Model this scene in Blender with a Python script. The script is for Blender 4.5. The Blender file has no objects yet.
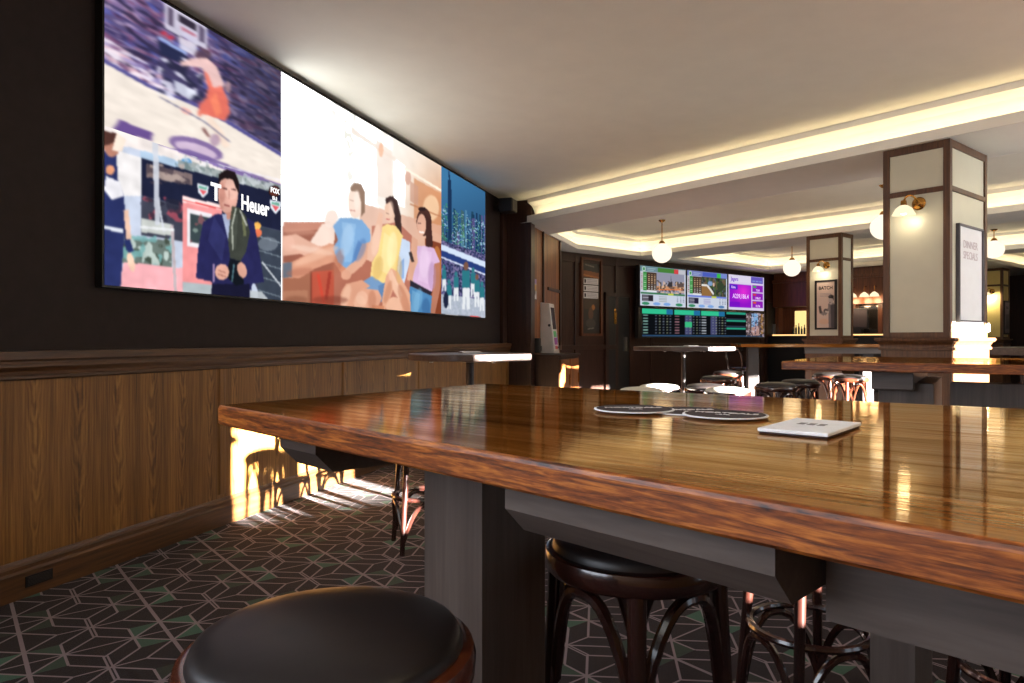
import bpy, bmesh, math, random
import numpy as np
from mathutils import Vector, Matrix, geometry
random.seed(7); rng = np.random.default_rng(11)
PI = math.pi
SC = bpy.context.scene
COL = SC.collection

# ------------------------------------------------------------------ camera measures
F, HZ, EYE = 700.0, 339.5, 1.2                     # focal length in px (1024 wide), horizon row, eye height
def at(px, d, z=0.0):                              # point at depth d on an image column
    return Vector(((px-512)/F*d, d, z))
# two directions of the building: the grid of columns and beams, and the slanted screen wall
GR = math.radians(39.0)
AX = Vector((-math.sin(GR), math.cos(GR), 0)); BX = Vector((math.cos(GR), math.sin(GR), 0))
def G(b, a, z=0.0): return BX*b + AX*a + Vector((0, 0, z))
W0 = Vector((-2.37, 3.237, 0)); WD = Vector((.3035, .9528, 0)); WN = Vector((.9528, -.3035, 0)); WR = math.atan2(.9528, .3035)
def W(t, n=0.0, z=0.0): return W0 + WD*t + WN*n + Vector((0, 0, z))
CEIL, SOFF = 3.23, 2.90

# ------------------------------------------------------------------ materials
def srgb(r, g, b):
    f = lambda c: c/12.92 if c <= .04045 else ((c+.055)/1.055)**2.4
    return (f(r/255), f(g/255), f(b/255), 1)
class NT:
    def __init__(s, name):
        s.m = bpy.data.materials.new(name); s.m.use_nodes = True
        s.t = s.m.node_tree; s.n = s.t.nodes; s.l = s.t.links; s.n.clear()
        s.out = s.n.new('ShaderNodeOutputMaterial')
    def node(s, typ, **kw):
        n = s.n.new(typ)
        for k, v in kw.items(): setattr(n, k, v)
        return n
    def inp(s, sock, v):
        if v is None: return
        if isinstance(v, bpy.types.NodeSocket): s.l.new(v, sock)
        else: sock.default_value = v
    def math(s, op, a, b=None, c=None):
        n = s.node('ShaderNodeMath', operation=op)
        s.inp(n.inputs[0], a); s.inp(n.inputs[1], b); s.inp(n.inputs[2], c)
        return n.outputs[0]
    def coord(s, kind='Object'):
        return s.node('ShaderNodeTexCoord').outputs[kind]
    def mapping(s, vec, loc=(0,0,0), rot=(0,0,0), scale=(1,1,1)):
        n = s.node('ShaderNodeMapping'); s.l.new(vec, n.inputs[0])
        n.inputs['Location'].default_value = loc; n.inputs['Rotation'].default_value = rot; n.inputs['Scale'].default_value = scale
        return n.outputs[0]
    def noise(s, vec, scale=5, detail=4, rough=.55, dist=0):
        n = s.node('ShaderNodeTexNoise'); s.l.new(vec, n.inputs['Vector'])
        n.inputs['Scale'].default_value = scale; n.inputs['Detail'].default_value = detail
        n.inputs['Roughness'].default_value = rough; n.inputs['Distortion'].default_value = dist
        return n.outputs['Fac']
    def ramp(s, fac, stops):
        n = s.node('ShaderNodeValToRGB'); s.l.new(fac, n.inputs[0])
        e = n.color_ramp.elements
        while len(e) < len(stops): e.new(.5)
        for x, (p, c) in zip(e, stops): x.position = p; x.color = c
        return n.outputs[0]
    def mix(s, fac, a, b, typ='MIX'):
        n = s.node('ShaderNodeMix', data_type='RGBA', blend_type=typ)
        s.inp(n.inputs[0], fac); s.inp(n.inputs[6], a); s.inp(n.inputs[7], b)
        return n.outputs[2]
    def bump(s, h, strength=.2, dist=.01):
        n = s.node('ShaderNodeBump'); s.l.new(h, n.inputs['Height'])
        n.inputs['Strength'].default_value = strength; n.inputs['Distance'].default_value = dist
        return n.outputs[0]
    def principled(s, color, rough=.5, spec=.5, coat=0, coat_rough=.05, metal=0, normal=None, coat_normal=None, emis=None, emis_s=0, trans=0, sheen=0):
        p = s.node('ShaderNodeBsdfPrincipled')
        s.inp(p.inputs['Base Color'], color); s.inp(p.inputs['Roughness'], rough)
        p.inputs['Specular IOR Level'].default_value = spec; p.inputs['Coat Weight'].default_value = coat
        p.inputs['Coat Roughness'].default_value = coat_rough; p.inputs['Metallic'].default_value = metal
        p.inputs['Transmission Weight'].default_value = trans; p.inputs['Sheen Weight'].default_value = sheen
        if normal is not None: s.l.new(normal, p.inputs['Normal'])
        if coat_normal is not None: s.l.new(coat_normal, p.inputs['Coat Normal'])
        if emis is not None: s.inp(p.inputs['Emission Color'], emis); p.inputs['Emission Strength'].default_value = emis_s
        s.l.new(p.outputs[0], s.out.inputs[0]); return s.m
    def emission(s, color, strength):
        e = s.node('ShaderNodeEmission'); s.inp(e.inputs[0], color); e.inputs[1].default_value = strength
        s.l.new(e.outputs[0], s.out.inputs[0]); return s.m

def plain(name, col, rough=.5, noise=.06, scale=30, **kw):
    k = NT(name); c = k.coord()
    f = k.noise(c, scale, 3)
    lo = tuple(x*(1-noise*2) for x in col[:3])+(1,); hi = tuple(min(1, x*(1+noise*2)) for x in col[:3])+(1,)
    return k.principled(k.ramp(f, [(.3, lo), (.7, hi)]), rough, **kw)
def glow(name, col, strength): return NT(name).emission(col, strength)

def grain(name, lo, mid, hi, axis='Z', rough=.4, fine=1.0, coat=0, coat_rough=.05, spec=.5, bump=.12, streak=1.0):
    """straight wood grain along an object axis"""
    k = NT(name); c = k.coord()
    sc = {'X': (1.2, 26, 26), 'Y': (26, 1.2, 26), 'Z': (26, 26, 1.2)}[axis]
    v = k.mapping(c, scale=tuple(x*fine for x in sc))
    f1 = k.noise(v, 1.5, 5, .6, .6); f2 = k.noise(k.mapping(c, scale=tuple(x*fine*4 for x in sc)), 2, 2)
    f = k.math('ADD', k.math('MULTIPLY', f1, .75*streak), k.math('MULTIPLY', f2, .25))
    col = k.ramp(f, [(.28, lo), (.5, mid), (.72, hi)])
    return k.principled(col, rough, spec=spec, coat=coat, coat_rough=coat_rough, normal=k.bump(f, bump, .003))

def oak_panel(name):
    """veneered oak with cathedral figure: nested arches climbing each leaf, straight grain beside them"""
    k = NT(name); c = k.coord()
    sx = k.node('ShaderNodeSeparateXYZ'); k.l.new(c, sx.inputs[0]); x, z = sx.outputs[0], sx.outputs[2]
    wob = k.math('MULTIPLY', k.math('SUBTRACT', k.noise(k.mapping(c, scale=(3, 3, 1.3)), 2, 3), .5), .09)
    xx = k.math('ADD', x, wob)
    leaf = .232
    fr = k.math('SUBTRACT', k.math('FRACT', k.math('DIVIDE', xx, leaf)), .5)
    fl = k.math('FLOOR', k.math('DIVIDE', x, leaf))
    ax = k.math('ABSOLUTE', fr)
    arch = k.math('ADD', k.math('MULTIPLY', z, 5.0), k.math('MULTIPLY', k.math('POWER', ax, 1.4), -16.0))
    arch = k.math('ADD', arch, k.math('MULTIPLY', k.noise(k.mapping(c, scale=(6, 6, 3)), 3, 3), 1.6))
    arch = k.math('ADD', arch, k.math('MULTIPLY', fl, 3.7))
    ring = k.math('SINE', k.math('MULTIPLY', arch, 7.0))
    near = k.math('SUBTRACT', 1.0, k.math('MULTIPLY', ax, 4.2)); near = k.math('MAXIMUM', near, 0.12)
    fig = k.math('MULTIPLY', ring, near)
    fine = k.noise(k.mapping(c, scale=(140, 140, 3.0)), 1.0, 4, .6)
    broad = k.noise(k.mapping(c, scale=(11, 11, .35)), 1.0, 2)
    f = k.math('ADD', k.math('ADD', k.math('MULTIPLY', fig, .10), k.math('MULTIPLY', fine, .60)), k.math('MULTIPLY', broad, .36))
    col = k.ramp(f, [(.24, srgb(54, 32, 11)), (.48, srgb(126, 86, 40)), (.72, srgb(168, 122, 62))])
    return k.principled(col, .45, spec=.35, normal=k.bump(f, .12, .002))

def carpet(name):
    """dark plum carpet woven with a lattice of pale lines, rhombic stars and muted green triangles"""
    k = NT(name); c = k.coord()
    sx = k.node('ShaderNodeSeparateXYZ'); k.l.new(c, sx.inputs[0])       # object x = b, y = a
    U = k.math('DIVIDE', k.math('SUBTRACT', sx.outputs[0], .234), .475)
    V = k.math('DIVIDE', k.math('SUBTRACT', sx.outputs[1], 2.915), .457)
    x = k.math('ABSOLUTE', k.math('SUBTRACT', k.math('FRACT', U), .5))
    y = k.math('ABSOLUTE', k.math('SUBTRACT', k.math('FRACT', k.math('ADD', V, .5)), .5))
    S, A_, M, L = (lambda a, b: k.math('SUBTRACT', a, b)), (lambda a, b: k.math('ADD', a, b)), (lambda a, b: k.math('MULTIPLY', a, b)), (lambda a, b: k.math('LESS_THAN', a, b))
    ab = lambda a: k.math('ABSOLUTE', a)
    w = .0105
    def line(dist, *conds, ww=w):
        r = L(dist, ww)
        for q in conds: r = M(r, q)
        return r
    xl, xg = L(x, .25), k.math('GREATER_THAN', x, .25)
    yl, yg = L(y, .25), k.math('GREATER_THAN', y, .25)
    q = .7071
    lines = [
        line(ab(S(x, .014)), yl, ww=.008),
        line(M(ab(S(S(y, x), .25)), q), xl),
        line(M(ab(S(y, x)), q), xl),
        line(ab(S(x, .25)), yg),
        line(S(.5, y), ww=.009),
        line(y, xl, ww=.009),
        line(M(ab(S(S(x, y), .25)), q), xg),
        line(M(ab(S(A_(x, y), .75)), q), xg),
        line(S(.5, x), ww=.016)]
    tot = lines[0]
    for l_ in lines[1:]: tot = k.math('MAXIMUM', tot, l_)
    # triangle (.25,.25) (.25,.5) (.5,.25)
    tri = M(M(xg, yg), L(A_(x, y), .75))
    cell = k.node('ShaderNodeTexWhiteNoise', noise_dimensions='3D')
    cv = k.node('ShaderNodeCombineXYZ')
    k.l.new(k.math('FLOOR', M(U, 2.0)), cv.inputs[0]); k.l.new(k.math('FLOOR', M(A_(V, .25), 2.0)), cv.inputs[1]); k.l.new(cv.outputs[0], cell.inputs[0])
    tuft = k.noise(c, 260, 2, .7); cloud = k.noise(c, 1.3, 2)
    base = k.ramp(tuft, [(.3, srgb(17, 12, 14)), (.7, srgb(41, 30, 32))])
    green = k.ramp(cell.outputs[0], [(.15, srgb(50, 54, 46)), (.85, srgb(70, 104, 86))])
    green = k.mix(tuft, k.mix(1.0, green, (.5, .5, .5, 1), 'MULTIPLY'), green)
    col = k.mix(tri, base, green)
    col = k.mix(M(tot, .7), col, srgb(146, 130, 136))
    return k.principled(col, .95, spec=.1, normal=k.bump(tuft, .6, .004), sheen=.06)

M = {}
M['carpet'] = carpet('carpet')
M['oak'] = oak_panel('oak_panel')
M['rail_oak'] = grain('rail_oak', srgb(42, 25, 12), srgb(82, 52, 26), srgb(108, 72, 38), 'X', .4)
M['black_wall'] = plain('black_wall', srgb(44, 36, 35), .7, .05, 12, spec=.2)
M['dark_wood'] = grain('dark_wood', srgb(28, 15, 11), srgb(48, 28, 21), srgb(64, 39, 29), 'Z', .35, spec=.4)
M['lit_wood'] = grain('lit_wood', srgb(64, 32, 14), srgb(122, 70, 34), srgb(168, 106, 56), 'Z', .4, .35)  # cove light on the panelling put into a warm, bright wood colour
M['bar_wood'] = grain('bar_wood', srgb(52, 26, 14), srgb(88, 48, 27), srgb(112, 66, 38), 'Z', .35)
M['col_wood'] = grain('col_wood', srgb(58, 34, 18), srgb(88, 56, 32), srgb(112, 76, 46), 'Z', .38)
M['top_oak'] = None
M['base_grey'] = grain('base_grey', srgb(62, 52, 47), srgb(80, 68, 62), srgb(96, 84, 77), 'Z', .45, .6)
M['base_grey_x'] = grain('base_grey_x', srgb(62, 52, 47), srgb(80, 68, 62), srgb(96, 84, 77), 'X', .45, .6)
M['bent'] = grain('bentwood', srgb(26, 11, 8), srgb(44, 20, 15), srgb(64, 31, 22), 'Z', .25, .6, coat=.6, coat_rough=.08)
M['bent_warm'] = grain('bentwood_warm', srgb(44, 18, 11), srgb(78, 37, 22), srgb(104, 54, 33), 'Z', .25, .6, coat=.6, coat_rough=.08)
M['vinyl'] = plain('black_vinyl', srgb(30, 25, 25), .42, .05, 60, spec=.4)
M['sun_pale_vinyl'] = plain('sun_pale_vinyl', srgb(214, 212, 200), .4, .03, 60)  # sun glare on dark seats put into a pale colour
M['ceil'] = plain('ceiling_paint', srgb(238, 236, 224), .8, .01, 4, spec=.2)
M['soffit'] = plain('soffit_paint', srgb(243, 242, 234), .8, .01, 4, spec=.2)
M['glass_cream'] = plain('cream_glass', srgb(206, 204, 184), .3, .015, 5)
M['yellow_glass'] = plain('amber_glass', srgb(228, 206, 130), .3, .015, 5)
M['brass'] = plain('brass', srgb(188, 140, 72), .25, .05, 20, metal=1)
M['chrome'] = plain('steel', srgb(190, 190, 190), .28, .03, 20, metal=1)
M['black'] = plain('black_plastic', srgb(20, 19, 20), .45, .05, 40)
M['dark_metal'] = plain('dark_metal', srgb(50, 45, 44), .4, .05, 40, metal=.4)
M['grey_wood'] = grain('table_pole', srgb(48, 38, 36), srgb(64, 52, 48), srgb(80, 66, 60), 'Z', .4)
M['white'] = plain('white_print', srgb(235, 235, 238), .5, .01, 10)
M['white_case'] = plain('white_case', srgb(200, 196, 192), .4, .03, 10)
M['ink'] = plain('grey_ink', srgb(150, 140, 148), .6, .02, 20)
M['black_ink'] = plain('black_ink', srgb(30, 26, 28), .6, .02, 20)
M['white_ink'] = plain('white_ink', srgb(225, 222, 222), .5, .02, 20)
M['faint_ink'] = plain('faint_ink', srgb(196, 182, 188), .6, .02, 20)
M['frame_grey'] = plain('frame_grey', srgb(88, 84, 90), .4, .03, 20)
M['globe'] = glow('opal_globe', srgb(255, 240, 214), 1.1)
M['shade'] = glow('opal_shade', srgb(255, 232, 190), 1.1)
M['bulb'] = glow('bulb', srgb(255, 236, 200), 6)
M['strip'] = glow('shelf_strip', srgb(255, 200, 130), 1.6)
M['text_glow'] = glow('text_glow', (1, 1, 1, 1), 1.1)
M['niche'] = glow('backlit_niche', srgb(255, 214, 140), 1.1)
M['day_bright'] = glow('bright_day_panel', srgb(250, 246, 240), 7.0); M['day_dim'] = glow('dim_day_panel', srgb(246, 240, 228), .8); M['day'] = glow('daylit_blind', srgb(234, 242, 255), 7.0)  # first two: glow of the added street panels; last: screen wall windows
M['slate'] = plain('slate_print', srgb(66, 58, 62), .8, .03, 60, spec=.12)
M['placemat_white'] = plain('placemat_white', srgb(240, 242, 248), .6, .02, 60, spec=.2)
M['bottle'] = plain('bottle_glass', srgb(30, 36, 20), .1, .05, 20)
M['mirror'] = plain('dark_mirror', srgb(120, 110, 104), .12, .02, 5, metal=.9)

def varnished(name):
    k = NT(name); c = k.coord()                     # grain along object x
    v = k.mapping(c, scale=(1.1, 20, 20))
    f1 = k.noise(v, 1.4, 5, .6, .8); f2 = k.noise(k.mapping(c, scale=(4, 130, 130)), 1.5, 3)
    sx = k.node('ShaderNodeSeparateXYZ'); k.l.new(c, sx.inputs[0])
    board = k.node('ShaderNodeTexWhiteNoise', noise_dimensions='1D'); k.l.new(k.math('FLOOR', k.math('DIVIDE', sx.outputs[1], .11)), board.inputs['W'])
    f = k.math('ADD', k.math('ADD', k.math('MULTIPLY', f1, .55), k.math('MULTIPLY', f2, .3)), k.math('MULTIPLY', board.outputs[0], .16))
    col = k.ramp(f, [(.30, srgb(54, 27, 10)), (.5, srgb(124, 74, 28)), (.70, srgb(170, 112, 52))])
    rip = k.noise(k.mapping(c, scale=(1.6, 46, 1)), 2, 3, .55)
    nrm = k.bump(k.math('ADD', k.math('MULTIPLY', rip, .6), k.math('MULTIPLY', f2, .4)), .08, .003)
    d = k.node('ShaderNodeBsdfDiffuse'); k.l.new(col, d.inputs[0])
    gc = k.ramp(k.math('ADD', k.math('MULTIPLY', f1, .6), k.math('MULTIPLY', rip, .4)), [(.34, (.60, .39, .20, 1)), (.5, (.90, .70, .44, 1)), (.66, (1, .90, .72, 1))])
    g = k.node('ShaderNodeBsdfGlossy'); k.l.new(gc, g.inputs[0]); g.inputs['Roughness'].default_value = .045; k.l.new(nrm, g.inputs['Normal'])
    fr = k.node('ShaderNodeFresnel'); fr.inputs[0].default_value = 1.36
    mx = k.node('ShaderNodeMixShader'); k.l.new(fr.outputs[0], mx.inputs[0]); k.l.new(d.outputs[0], mx.inputs[1]); k.l.new(g.outputs[0], mx.inputs[2]); k.l.new(mx.outputs[0], k.out.inputs[0])
    return k.m
M['top_oak'] = varnished('varnished_top')
def edge_oak(name):
    k = NT(name); c = k.coord()
    f1 = k.noise(k.mapping(c, scale=(4, 4, 64)), 2.0, 5, .62, 1.0); f2 = k.noise(k.mapping(c, scale=(30, 30, 180)), 1.5, 3)
    f = k.math('ADD', k.math('MULTIPLY', f1, .75), k.math('MULTIPLY', f2, .25))
    col = k.ramp(f, [(.36, srgb(46, 18, 5)), (.5, srgb(124, 62, 18)), (.64, srgb(182, 108, 42))])
    return k.principled(col, .42, spec=.4, coat=.12, coat_rough=.3, normal=k.bump(f, .15, .003))
M['edge_oak'] = edge_oak('edge_oak')
def picture_mat(name, strength):
    k = NT(name); a = k.node('ShaderNodeAttribute'); a.attribute_name = 'pic'
    return k.emission(a.outputs['Color'], strength)
M['led'] = picture_mat('led_pixels', .92)
M['tv'] = picture_mat('tv_pixels', .78)
def printed(name):
    k = NT(name); a = k.node('ShaderNodeAttribute'); a.attribute_name = 'pic'
    return k.principled(a.outputs['Color'], .35)
M['print'] = printed('printed_paper')

# ------------------------------------------------------------------ object helpers
def put(o, parent=None):
    COL.objects.link(o)
    if parent is not None: o.parent = parent
    return o
def tag(o, label, cat, group=None, kind=None):
    if label: o['label'] = label
    if cat: o['category'] = cat
    if group: o['group'] = group
    if kind: o['kind'] = kind
    return o
def thing(name, label, cat, loc=(0,0,0), rot=0, group=None):
    o = bpy.data.objects.new(name, None); put(o); o.empty_display_size = .1
    o.location = loc; o.rotation_euler = (0, 0, rot)
    return tag(o, label, cat, group)
def mesh_of(bm, name, smooth=False):
    me = bpy.data.meshes.new(name)
    bmesh.ops.recalc_face_normals(bm, faces=bm.faces)
    bm.to_mesh(me); bm.free()
    if smooth:
        for p in me.polygons: p.use_smooth = True
        try: me.set_sharp_from_angle(angle=math.radians(40))
        except Exception: pass
    return me
def obj(name, bm, mat, parent=None, smooth=False, bevel=0, label=None):
    o = bpy.data.objects.new(name, mesh_of(bm, name, smooth)); put(o, parent)
    for m in (mat if isinstance(mat, (list, tuple)) else [mat]): o.data.materials.append(M[m] if isinstance(m, str) else m)
    if bevel:
        b = o.modifiers.new('bevel', 'BEVEL'); b.width = bevel; b.segments = 2; b.limit_method = 'ANGLE'
    if label: o['label'] = label
    return o
def struct(name, bm, mat, loc=(0,0,0), rot=0, bevel=0, smooth=False):
    o = obj(name, bm, mat, None, smooth, bevel); o['kind'] = 'structure'; o.location = loc; o.rotation_euler = (0, 0, rot); return o
def copy_tree(root, loc, rot, label=None, group=None):
    r = root.copy(); put(r); r.location = loc; r.rotation_euler = (0, 0, rot)
    if label: r['label'] = label
    if group: r['group'] = group
    for ch in list(root.children):
        c = ch.copy(); put(c, r)
        for g in ch.children:
            d = g.copy(); put(d, c)
    return r
def B(): return bmesh.new()
def box(bm, x0, x1, y0, y1, z0, z1):
    v = [bm.verts.new(p) for p in ((x0,y0,z0),(x1,y0,z0),(x1,y1,z0),(x0,y1,z0),(x0,y0,z1),(x1,y0,z1),(x1,y1,z1),(x0,y1,z1))]
    for f in ((3,2,1,0),(4,5,6,7),(0,1,5,4),(1,2,6,5),(2,3,7,6),(3,0,4,7)): bm.faces.new([v[i] for i in f])
    return bm
def bx(*a): return box(B(), *a)
def prism(bm, poly, z0, z1, mi=0, top_mi=None):
    lo = [bm.verts.new((p[0], p[1], z0)) for p in poly]; hi = [bm.verts.new((p[0], p[1], z1)) for p in poly]
    n = len(poly)
    bm.faces.new(lo[::-1]).material_index = mi
    t = bm.faces.new(hi); t.material_index = mi if top_mi is None else top_mi
    for i in range(n): bm.faces.new((lo[i], lo[(i+1)%n], hi[(i+1)%n], hi[i])).material_index = mi
    return bm
def xsweep(bm, prof, x0, x1):
    """profile of (y,z) points swept along x"""
    a = [bm.verts.new((x0, y, z)) for y, z in prof]; b = [bm.verts.new((x1, y, z)) for y, z in prof]
    n = len(prof)
    for i in range(n): bm.faces.new((a[i], a[(i+1)%n], b[(i+1)%n], b[i]))
    bm.faces.new(a); bm.faces.new(b[::-1]); return bm
def lathe(bm, prof, n=32, cx=0, cy=0, cz=0):
    rings = []
    for r, z in prof:
        if r < 1e-5: rings.append([bm.verts.new((cx, cy, cz+z))])
        else: rings.append([bm.verts.new((cx+r*math.cos(2*PI*i/n), cy+r*math.sin(2*PI*i/n), cz+z)) for i in range(n)])
    for p, q in zip(rings, rings[1:]):
        for i in range(n):
            j = (i+1) % n
            f = [p[i % len(p)], p[j % len(p)], q[j % len(q)], q[i % len(q)]]
            f = list(dict.fromkeys(f))
            if len(f) > 2: bm.faces.new(f)
    return bm
def tube(bm, pts, r, n=10, closed=False, radii=None):
    pts = [Vector(p) for p in pts]; m = len(pts); rings = []; up = None
    for i, p in enumerate(pts):
        if closed: d = (pts[(i+1)%m]-pts[i-1]).normalized()
        else: d = (pts[min(i+1,m-1)]-pts[max(i-1,0)]).normalized()
        if up is None: up = Vector((0,0,1)) if abs(d.z) < .9 else Vector((1,0,0))
        u = (up - d*up.dot(d)).normalized(); w = d.cross(u); up = u
        rr = radii[i] if radii else r
        rings.append([bm.verts.new(p+(u*math.cos(2*PI*k/n)+w*math.sin(2*PI*k/n))*rr) for k in range(n)])
    for i in range(m if closed else m-1):
        a, b = rings[i], rings[(i+1)%m]
        for k in range(n): bm.faces.new((a[k], a[(k+1)%n], b[(k+1)%n], b[k]))
    if not closed: bm.faces.new(rings[0][::-1]); bm.faces.new(rings[-1])
    return bm
def bez(p0, p1, p2, p3, n=14):
    P = [Vector(p) for p in (p0, p1, p2, p3)]
    return [P[0]*(1-t)**3 + P[1]*3*t*(1-t)**2 + P[2]*3*t*t*(1-t) + P[3]*t**3 for t in (i/(n-1) for i in range(n))]
def writing(body, size, mat, parent, loc, rot=(PI/2, 0, 0), name='lettering', align='CENTER', bold=0, sx=1.0, label=None):
    cu = bpy.data.curves.new('text', 'FONT'); cu.body = body; cu.size = size; cu.align_x = align; cu.align_y = 'CENTER'
    cu.extrude = .0006; cu.offset = bold; cu.resolution_u = 3
    tmp = bpy.data.objects.new('tmp', cu); COL.objects.link(tmp)
    dg = bpy.context.evaluated_depsgraph_get(); dg.update()
    me = bpy.data.meshes.new_from_object(tmp.evaluated_get(dg)); me.name = name
    bpy.data.objects.remove(tmp); bpy.data.curves.remove(cu)
    o = bpy.data.objects.new(name, me); put(o, parent)
    me.materials.clear(); me.materials.append(M[mat])
    o.location = loc; o.rotation_euler = rot; o.scale = (sx, 1, 1)
    if label: o['label'] = label
    return o
def lin(img):
    c = np.clip(img, 0, 255)/255.0
    return np.where(c <= .04045, c/12.92, ((c+.055)/1.055)**2.4)
def picture(name, x0, x1, z0, z1, y, img, mat, parent, label=None, boost=0):
    """flat picture in the local xz plane facing -y; one colour per grid point"""
    nz, nx, _ = img.shape
    xs = np.linspace(x0, x1, nx); zs = np.linspace(z0, z1, nz)
    X, Z = np.meshgrid(xs, zs)
    co = np.stack([X, np.full_like(X, y), Z], -1).reshape(-1, 3)
    i = np.arange(nz*nx).reshape(nz, nx)
    q = np.stack([i[:-1, :-1], i[:-1, 1:], i[1:, 1:], i[1:, :-1]], -1).reshape(-1, 4)
    me = bpy.data.meshes.new(name)
    me.vertices.add(len(co)); me.vertices.foreach_set('co', co.ravel().astype(np.float32))
    me.loops.add(q.size); me.loops.foreach_set('vertex_index', q.ravel().astype(np.int32))
    me.polygons.add(len(q)); me.polygons.foreach_set('loop_start', np.arange(0, q.size, 4, dtype=np.int32))
    me.polygons.foreach_set('loop_total', np.full(len(q), 4, dtype=np.int32))
    me.update(calc_edges=True)
    at_ = me.color_attributes.new('pic', 'FLOAT_COLOR', 'POINT')
    li = lin(img)
    if boost:                                          # whites the photograph clips are far brighter on the real panel
        y_ = li.min(-1, keepdims=True); li = li*(1+boost*np.clip((y_-.80)/.16, 0, 1))
    c = np.ones((len(co), 4), np.float32); c[:, :3] = li.reshape(-1, 3)
    at_.data.foreach_set('color', c.ravel())
    me.materials.append(M[mat])
    o = bpy.data.objects.new(name, me); put(o, parent)
    if label: o['label'] = label
    return o

# ------------------------------------------------------------------ picture painting
def vnoise(h, w, gy, gx):
    g = rng.random((gy+2, gx+2)); y = np.linspace(0, gy, h); x = np.linspace(0, gx, w)
    yi = y.astype(int); xi = x.astype(int); fy = (y-yi)[:, None]; fx = (x-xi)[None, :]
    a = g[yi][:, xi]; b = g[yi][:, xi+1]; c = g[yi+1][:, xi]; d = g[yi+1][:, xi+1]
    return (a*(1-fx)+b*fx)*(1-fy)+(c*(1-fx)+d*fx)*fy
def blur(m, n):
    for _ in range(n):
        p = np.pad(m, ((1,1),(1,1))+((0,0),)*(m.ndim-2), 'edge')
        m = (p[:-2,1:-1]+p[2:,1:-1]+p[1:-1,:-2]+p[1:-1,2:]+2*p[1:-1,1:-1])/6
    return m
def streak(m, n):
    for _ in range(n):
        p = np.pad(m, ((0, 0), (1, 1), (0, 0)), 'edge'); m = (p[:, :-2]+p[:, 1:-1]+p[:, 2:])/3
    return m
def texture(img, amt, gy=40, gx=60):
    n = (vnoise(img.shape[0], img.shape[1], gy, gx)+vnoise(img.shape[0], img.shape[1], gy*2, gx*2)-1)[..., None]
    return np.clip(img*(1+amt*n), 0, 255)
def grade(img, sat, gain=1.0):
    l = (img @ np.array([.3, .59, .11]))[..., None]; return np.clip((l+(img-l)*sat)*gain, 0, 255)
class Canvas:
    def __init__(s, px, py, base):
        s.px, s.py = px, py; s.img = np.zeros(px.shape+(3,)); s.img[:] = base
    def over(s, mask, col, al=1.0):
        k = np.clip(mask*al, 0, 1)[..., None]
        s.img = s.img*(1-k)+np.asarray(col, float)*k
    def poly(s, pts, col, al=1.0, soft=1):
        inside = np.zeros(s.px.shape, bool); n = len(pts)
        for i in range(n):
            (x0, y0), (x1, y1) = pts[i], pts[(i+1) % n]
            if y0 == y1: continue
            c = (s.py < max(y0, y1)) & (s.py >= min(y0, y1))
            inside ^= c & (s.px < x0+(s.py-y0)*(x1-x0)/(y1-y0))
        s.over(blur(inside.astype(float), soft), col, al)
    def ell(s, cx, cy, rx, ry, col, al=1.0, rot=0, soft=1):
        c, q = math.cos(math.radians(rot)), math.sin(math.radians(rot))
        dx, dy = s.px-cx, s.py-cy
        u, v = (dx*c+dy*q)/rx, (-dx*q+dy*c)/ry
        s.over(blur((u*u+v*v < 1).astype(float), soft), col, al)
    def line(s, pts, w, col, al=1.0, soft=1):
        for (x0, y0), (x1, y1) in zip(pts, pts[1:]):
            l = math.hypot(x1-x0, y1-y0)+1e-6; nx, ny = -(y1-y0)/l*w/2, (x1-x0)/l*w/2
            s.poly([(x0+nx, y0+ny), (x1+nx, y1+ny), (x1-nx, y1-ny), (x0-nx, y0-ny)], col, al, soft)
    def speckle(s, mask, cols, gy, gx, thr=.6, al=.8, soft=0):
        for c in cols:
            n = vnoise(s.px.shape[0], s.px.shape[1], gy, gx)
            s.over(blur(((n > thr) & mask).astype(float), soft), c, al)

# ================================================================== THE ROOM
AWIN, AFAR, BBAR, BBACK = -1.2, 9.9, 17.0, 22.0
struct('floor', box(B(), -8.5, BBACK+.3, AWIN-.3, AFAR+.3, -.1, 0), 'carpet', rot=GR)
struct('ceiling', box(B(), -8.5, BBACK+.3, AWIN-.3, AFAR+.3, CEIL, CEIL+.1), 'ceil', rot=GR)

# lower ceiling (soffit) with its two coffers, drawn in (b,a)
COF1 = [(7.6, -1.0), (7.6, 8.42), (9.2, 9.42), (11.0, 9.42), (11.0, -1.0)]
COF3 = [(16.4, -1.0), (16.4, 5.3), (20.6, 5.3), (20.6, -1.0)]
COF2 = [(12.0, -1.0), (12.0, 9.3), (15.6, 9.3), (15.6, -1.0)]
OUT = [(6.53, AWIN), (6.53, 8.9), (8.2, 9.95), (BBACK+.1, 9.95), (BBACK+.1, AWIN)]
bm = B()
loops = [[Vector((x, y, 0)) for x, y in l] for l in (OUT, COF1, COF2, COF3)]
tri = geometry.tessellate_polygon(loops)
flat = [p for l in loops for p in l]
vs = [bm.verts.new((p.x, p.y, SOFF)) for p in flat]
for t in tri:
    try: bm.faces.new([vs[i] for i in t])
    except ValueError: pass
struct('ceiling_soffit', bm, 'soffit', rot=GR)

def offset_loop(loop, d, closed=True):
    n = len(loop); P = [Vector((x, y)) for x, y in loop]
    area = sum(P[i].x*P[(i+1)%n].y-P[(i+1)%n].x*P[i].y for i in range(n))
    sgn = 1 if area > 0 else -1; out = []
    for i in range(n):
        e0 = (P[i]-P[i-1]).normalized(); e1 = (P[(i+1)%n]-P[i]).normalized()
        n0 = Vector((e0.y, -e0.x))*sgn; n1 = Vector((e1.y, -e1.x))*sgn
        m = (n0+n1).normalized(); out.append(P[i]+m*(d/max(.2, m.dot(n0))))
    return out
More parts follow.
